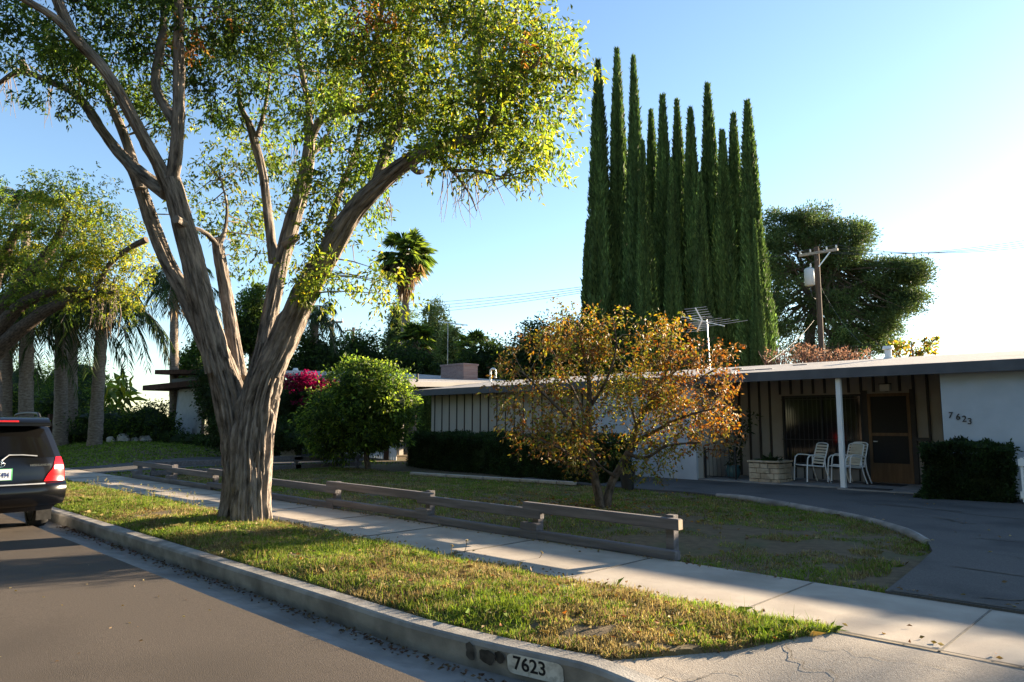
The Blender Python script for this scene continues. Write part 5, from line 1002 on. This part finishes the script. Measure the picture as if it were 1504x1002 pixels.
for k, e in enumerate(en): wire(('lowest', 'lower middle', 'upper middle', 'highest')[k] + ' overhead wire running left behind the cypresses', [(e, PD(590, 447 + 5 * (3 - k), 75))], .016, .6)
wire('slack wire dropping from the transformer pole to the roof', [(PD(1205, 420, 45), PD(1265, 505, 30))], .008, .3)
wire('thin wire slanting down through the reddish brush', [(PD(1196, 470, 44), PD(1128, 532, 30))], .007, .2)
wire('long level overhead wire low over the roof on the right', [(PD(1180, 512, 60), PD(1600, 480, 60))], .014, .2)
utility_pole('distant utility pole just right of the big trunk', 488, 468, 62, .17, 2.6, R_(15))
utility_pole('smaller distant utility pole above the dark trees, second from the trunk', 519, 481, 95, .18, 2.6, R_(20))
utility_pole('distant utility pole beside the far aerial', 664, 478, 80, .17, 2.8, R_(10))
t = thing('far_aerial', 'slender television aerial left of the distant pole, above the chimney', 'aerial', (*PD(657, 560, 45)[:2], 3.))
g = Geo(); g.tube([PD(657, 575, 45), PD(658, 473, 45)], .03, 6); g.build('mast', M['metal'], t); g = Geo(); g.bar(PD(645, 472, 45), PD(687, 478, 45), .05, .05)
for k in range(5): c = PD(648 + 8.5 * k, 473 + 1.2 * k, 45); g.bar(c - [.15, .1, .0], c + [.15, .1, .02], .05, .05)
g.build('boom', M['metal'], t)

# ---------------------------------------------------------------- background trees
BT = [('dense dark tree just right of the big trunk', 470, 535, 50, 42, 42, 'hedge'), ('dark rounded tree under the smaller distant pole', 530, 535, 55, 42, 45, 'hedge'), ('tall dark loose tree directly behind the fan palm trunk', 590, 492, 26, 45, 62, 'pine'), ('pale feathery tree right of the fan palm, sun on its leaves', 640, 495, 26, 52, 58, 'pale'), ('second pale feathery tree, fuller and lower, beside the far aerial', 660, 525, 25, 45, 56, 'pale'), ('dark bushy tree above the chimney', 715, 535, 40, 32, 50, 'hedge'), ('big dark tree between the chimney and the orange tree', 790, 525, 55, 50, 46, 'hedge'), ('dark tree just left of the cypress row', 845, 510, 40, 40, 44, 'dark'), ('low dark tree filling the gap above the citrus', 600, 545, 50, 32, 44, 'hedge'), ('leafy tree glimpsed between the limbs, pale tips', 372, 470, 32, 50, 45, 'mid'), ('green tree low behind the left limb', 300, 530, 35, 35, 48, 'mid')]
for k, (lab, u, v, ru, rv, d, pal) in enumerate(BT):
    bl = [B(u, v, d, ru * .8, rv), B(u - ru * .5, v + rv * .35, d - .5, ru * .6, rv * .7), B(u + ru * .5, v + rv * .3, d + .5, ru * .6, rv * .7), B(u + rng.uniform(-.3, .3) * ru, v - rv * .45, d, ru * .45, rv * .55)]
    gp = PD(u, v, d)
    leafy('background_tree', lab, 'tree', (gp[0], gp[1], 0), bl, 9000, .24, .11, [pal] if pal in ('pale', 'pine') else [pal, 'dark'], 'trees behind the houses', trunk=[([(gp[0], gp[1], -.2), (gp[0], gp[1], gp[2] * .6), tuple(gp)], [.25, .2, .1])], core=.62 if pal not in ('pale',) else .4, clump=.2)
o = copy_thing(protos[1]); p = PD(625, 480, 52); o.location = (p[0], p[1], 0); o.scale = (1.0, 1.0, p[2] / 18.); o['label'] = 'single small dark cypress right of the fan palm trunk'; o['group'] = 'lone cypress'

# ---------------------------------------------------------------- palms
def frond(g, p0, az, el, L, droop, nl, lw, ll, col, gr=None):
    t = np.linspace(0, 1, 12)[:, None]; d = np.array([cos(az) * cos(el), sin(az) * cos(el), sin(el)]); P = p0 + d * L * t - np.array([0, 0, 1.]) * droop * L * t ** 2.2 - np.array([cos(az), sin(az), 0]) * L * .22 * droop * t ** 3
    (gr or g).tube(P, np.linspace(.03, .008, 12), 5) if gr is None else gr.tube(P, np.linspace(.03, .008, 12), 5)
    s = np.linspace(.12, .99, nl); Q = np.stack([np.interp(s, t[:, 0], P[:, k]) for k in range(3)], 1); T = unit(np.gradient(Q, axis=0)); side = unit(np.cross(T, [0, 0, 1.]))
    for sg in (-1, 1):
        D = unit(side * sg * .7 + T * .45 + np.array([0, 0, -.55]) + rng.normal(0, .14, (nl, 3))); g.leaves(Q, D, ll * np.sin(np.clip(s * 2.6 + .35, 0, pi)) ** .5 * rng.uniform(.8, 1.15, nl), lw, pick(col, nl), .1, .35)
def feather_palm(label, u, vb, vt, d, r, L, nf, dead=14, col='palm', group='feather palms on the neighbour lawn', lean=0.):
    b = PD(u, vb, d); tp = PD(u + lean, vt, d); z0 = float(lawn_z(b[0], b[1])) - .1; t = thing('feather_palm', label, 'palm', (b[0], b[1], max(0, z0)), group)
    g = Geo(); g.tube([(b[0], b[1], z0), (b * .6 + tp * .4) * [1, 1, 0] + [0, 0, z0 + (tp[2] - z0) * .4], tp], [r * 1.2, r, r * .92], 16, .12, .12, 1.2, 5.); g.build('trunk', M['palmbark'], t, True)
    g = Geo(); rc = Geo()
    for k in range(nf): frond(g, tp + [0, 0, .1], k * 2.4 + rng.uniform(-.2, .2), rng.uniform(-.15, 1.1), L * rng.uniform(.8, 1.1), rng.uniform(.5, .95), 46, .05, L * .23, col, rc)
    g.build('fronds', M['leaf'], t); rc.build('frond_ribs', M['twig'], t, True)
    if dead:
        g = Geo(); n = dead * 9; a = rng.uniform(0, 2 * pi, n); P = tp + np.stack([np.cos(a) * r * 1.1, np.sin(a) * r * 1.1, rng.uniform(-1.1, .1, n)], 1); g.leaves(P, np.stack([np.cos(a) * .4, np.sin(a) * .4, -np.ones(n)], 1) + rng.normal(0, .2, (n, 3)), rng.uniform(.4, .9, n), .07, pick('frondbrown', n)); g.build('dead_fronds', M['leaf'], t)
    return t
feather_palm('palm with a pale trunk at the far left above the car roof', 10, 640, 470, 31, .25, 3.6, 14)
feather_palm('thick pale trunked palm standing second from the left', 40, 640, 395, 31, .28, 4.0, 18)
feather_palm('palm with a dark trunk, left of the dark pair', 90, 640, 455, 34, .28, 3.6, 16)
feather_palm('palm with a dark trunk, right of the dark pair', 106, 640, 465, 35, .25, 3.4, 14)
feather_palm('palm with a leaning pale trunk and black drooping fronds, nearest the white house', 140, 640, 440, 32, .26, 3.9, 18, lean=12)
feather_palm('slim palm standing behind the left limb of the big tree', 256, 640, 428, 40, .24, 4.2, 20, dead=8)
feather_palm('drooping palm half hidden right of the big trunk', 462, 600, 470, 42, .25, 3.0, 16, dead=4, group='palms behind the houses')
feather_palm('palm top showing above the leaves at the upper left', 38, 640, 300, 38, .24, 2.8, 16, dead=0)
def fan(g, p, az, el, L, R, col, sag):
    d = np.array([cos(az) * cos(el), sin(az) * cos(el), sin(el)]); q = p + d * L; q[2] -= sag * L; ax = unit(q - p); sd = unit(np.cross(ax, [0, 0, 1.])); n = 22; th = np.linspace(-1.9, 1.9, n); up = np.cross(sd, ax)
    D = np.cos(th)[:, None] * ax + np.sin(th)[:, None] * sd + up * .15 - np.array([0, 0, .28 + sag * .3]); g.tube([p, q], [.025, .015], 4)
    g.leaves(np.repeat(q[None], n, 0), D, R * rng.uniform(.85, 1.1, n) * (.75 + .25 * np.cos(th / 1.9 * 1.2)), R * .19, pick(col, n), .1, .2)
def fan_palm(label, u, vb, vt, d, r, L, R, nf, skirt, group):
    tp = PD(u + 5, vt, d); b = PD(u, vb, d); t = thing('fan_palm', label, 'palm', (b[0], b[1], 0), group); g = Geo(); g.tube([(b[0], b[1], -.2), (b[0], b[1], tp[2] * .5), tp], [r * 1.2, r, r * .85], 14, .25, .1, 1.2, 6.); g.build('trunk', M['palmbark'], t, True)
    g = Geo(); n = nf
    for k in range(n): e = rng.uniform(-.7, 1.25); fan(g, tp.copy(), k * 2.4, e, L * rng.uniform(.8, 1.1), R, ['mid', 'palm', 'yg'] if e > -.2 else ['palm', 'frondbrown'], .12 if e > .3 else .3)
    g.build('fronds', M['leaf'], t)
    if skirt:
        g = Geo(); m = 420; a = rng.uniform(0, 2 * pi, m); zz = rng.uniform(-skirt, -.2, m); rr = r + .75 * np.clip((zz + skirt) / skirt, .12, 1) * rng.random(m); P = tp + np.stack([np.cos(a) * rr, np.sin(a) * rr, zz], 1)
        g.leaves(P, np.stack([np.cos(a) * .22, np.sin(a) * .22, -np.ones(m)], 1) + rng.normal(0, .12, (m, 3)), rng.uniform(.6, 1.2, m), .12, pick('frondbrown', m) * .75, .2); g.build('skirt', M['leaf'], t)
fan_palm('tall fan palm with a brown skirt standing against the sky in the middle', 592, 640, 372, 48, .26, 1.2, .98, 64, 2.5, 'tall fan palm')
fan_palm('small dark fan palm above the chimney', 690, 600, 512, 52, .25, .9, .9, 26, 0, 'low fan palms behind the houses')
fan_palm('sunlit low fan palm at the foot of the tall fan palm', 606, 600, 500, 46, .25, .8, .9, 24, 0, 'low fan palms behind the houses')

# ---------------------------------------------------------------- second street tree, far left, leaning in
TB = np.array([-28.5, 4.9, 0.]); T = thing('street_tree', 'second street tree leaning in from the left edge, yellow green crown over the palms', 'tree', TB)
LP = []
def L3(path): LP.append(limb(T, path, n=10, step=.15, rough=.14, mat='barkfar', fa=1.5, fl=1.5)); return LP[-1]
g = Geo(); s0 = PD(-14, 520, 27.); g.tube([TB - [0, 0, .1], TB + [0, 0, 1.2], (TB + s0) / 2 + [0, 0, .7], s0], [.42, .36, .33, .28], 14, .1, .18, 1.6, 1.); g.build('trunk', M['barkfar'], T, True)
L3([(-25, 535, 27, 14), (0, 510, 26.8, 12), (35, 480, 26.5, 11), (70, 455, 26.2, 9), (110, 440, 26, 7), (140, 433, 25.8, 6), (170, 428, 25.6, 3)])
L3([(-20, 515, 27, 12), (10, 470, 26.6, 10), (40, 443, 26.3, 9), (75, 428, 26, 7), (110, 425, 25.6, 5), (140, 432, 25.4, 3)])
L3([(-20, 510, 27, 12), (0, 460, 27, 11), (30, 420, 27, 10), (60, 385, 27, 8), (85, 350, 27, 7), (100, 310, 27, 4)])
L3([(-20, 500, 27, 11), (-10, 420, 27.3, 9), (10, 370, 27.5, 7), (30, 330, 27.5, 5)])
L3([(82, 430, 26.1, 6), (90, 400, 26.2, 5), (105, 378, 26.3, 5), (128, 375, 26.3, 3), (160, 370, 26, 2)])
L3([(140, 433, 25.8, 4), (160, 390, 25.6, 4), (190, 365, 25.5, 4), (215, 352, 25.4, 5)])
LQ = np.vstack([np.vstack([a + (b - a) * t for t in np.linspace(0, 1, 6)[:-1]]) for P_ in LP for a, b in zip(P_[:-1], P_[1:])])
crown = Geo(); tw = Geo()
for (u, v, ru, rv, d, nc, pal) in [(25, 350, 60, 45, 27.3, 30, ['yg', 'yel']), (90, 320, 60, 45, 27, 32, ['yg', 'yel']), (150, 350, 55, 45, 26.3, 30, ['yg', 'yel']), (175, 400, 35, 40, 25.6, 20, ['yel', 'yel']), (110, 400, 60, 35, 26.3, 26, ['yg', 'yel']), (30, 410, 45, 35, 27, 18, ['mid', 'yg']), (80, 285, 35, 22, 27, 9, ['yg', 'mid']), (130, 290, 24, 30, 27, 9, ['yel', 'yg']), (155, 450, 25, 18, 25.8, 7, ['yg', 'yel']), (-60, 330, 90, 90, 28, 40, ['mid', 'yg']), (60, 440, 35, 18, 26.5, 8, ['mid', 'yg'])]:
    k = d / FPX; spray_leaves(crown, PD(u, v, d), np.array([ru * k, max(1.2, ru * k * .8), rv * k]), int(nc * 1.5), 12, 9, .12, .05, pal, .26, .2, .3, tw, LQ, nc // 3, spl=.35, tr=.008)
crown.build('crown', M['leaf'], T)
for k in range(26):
    u = rng.uniform(135, 175); p = PD(u, rng.uniform(400, 425), 25.6); q = PD(u + rng.uniform(-10, 10), rng.uniform(450, 500), 25.6); tw.tube([p, (p + q) / 2 + rng.normal(0, .1, 3), q], [.014, .011, .005], 4)
tw.build('twigs', M['twig'], T, kind='stuff')
# tree in the back garden, just out of the picture on the right: throws the shade over the apron
leafy('garden_tree', 'broad tree in the back garden behind the right end of the roof', 'tree', (8.9, 30, 0), [((8.9, 30, 7.2), (3.3, 2.6, 2.6)), ((7.7, 30.4, 6.2), (2.2, 2.2, 1.6)), ((10.8, 30, 6.4), (2.6, 2.2, 2.))], 7000, .22, .1, ['mid', 'dark'], core=.8, trunk=[([(8.9, 30, -.2), (8.8, 30, 3.), (8.9, 30, 6.)], [.25, .2, .12])])
# added trees across the road, unseen behind the viewer, sized to block sky light
ot = leafy('added_opposite_tree', 'unseen broad street tree added across the road to block sky light', 'tree', (0, 0, 0), [((0, 0, 5.2), (4.2, 3.2, 3.2)), ((-2.5, .4, 4.4), (2.6, 2.6, 2.4)), ((2.6, -.3, 4.2), (2.6, 2.6, 2.4)), ((.5, 0, 7.2), (2.8, 2.4, 2.2)), ((0, 1.0, 2.2), (3.6, 1.2, 2.0))], 6000, .35, .2, ['hedge', 'dark'], 'unseen trees added across the road', core=.85, trunk=[([(0, 0, -.3), (.1, 0, 2.), (0, 0, 4.)], [.4, .33, .25])])
for k, x in enumerate((-34, -26.5, -19, -11.5, -4, 3.5, 11)):
    o = ot if k == 0 else copy_thing(ot); o.location = (x, -12.5 + .8 * sin(k * 2.), 0); o.rotation_euler = (0, 0, k * 2.6); o.scale = (1.15, 1.0, 1.5 + .15 * sin(k * 3.))
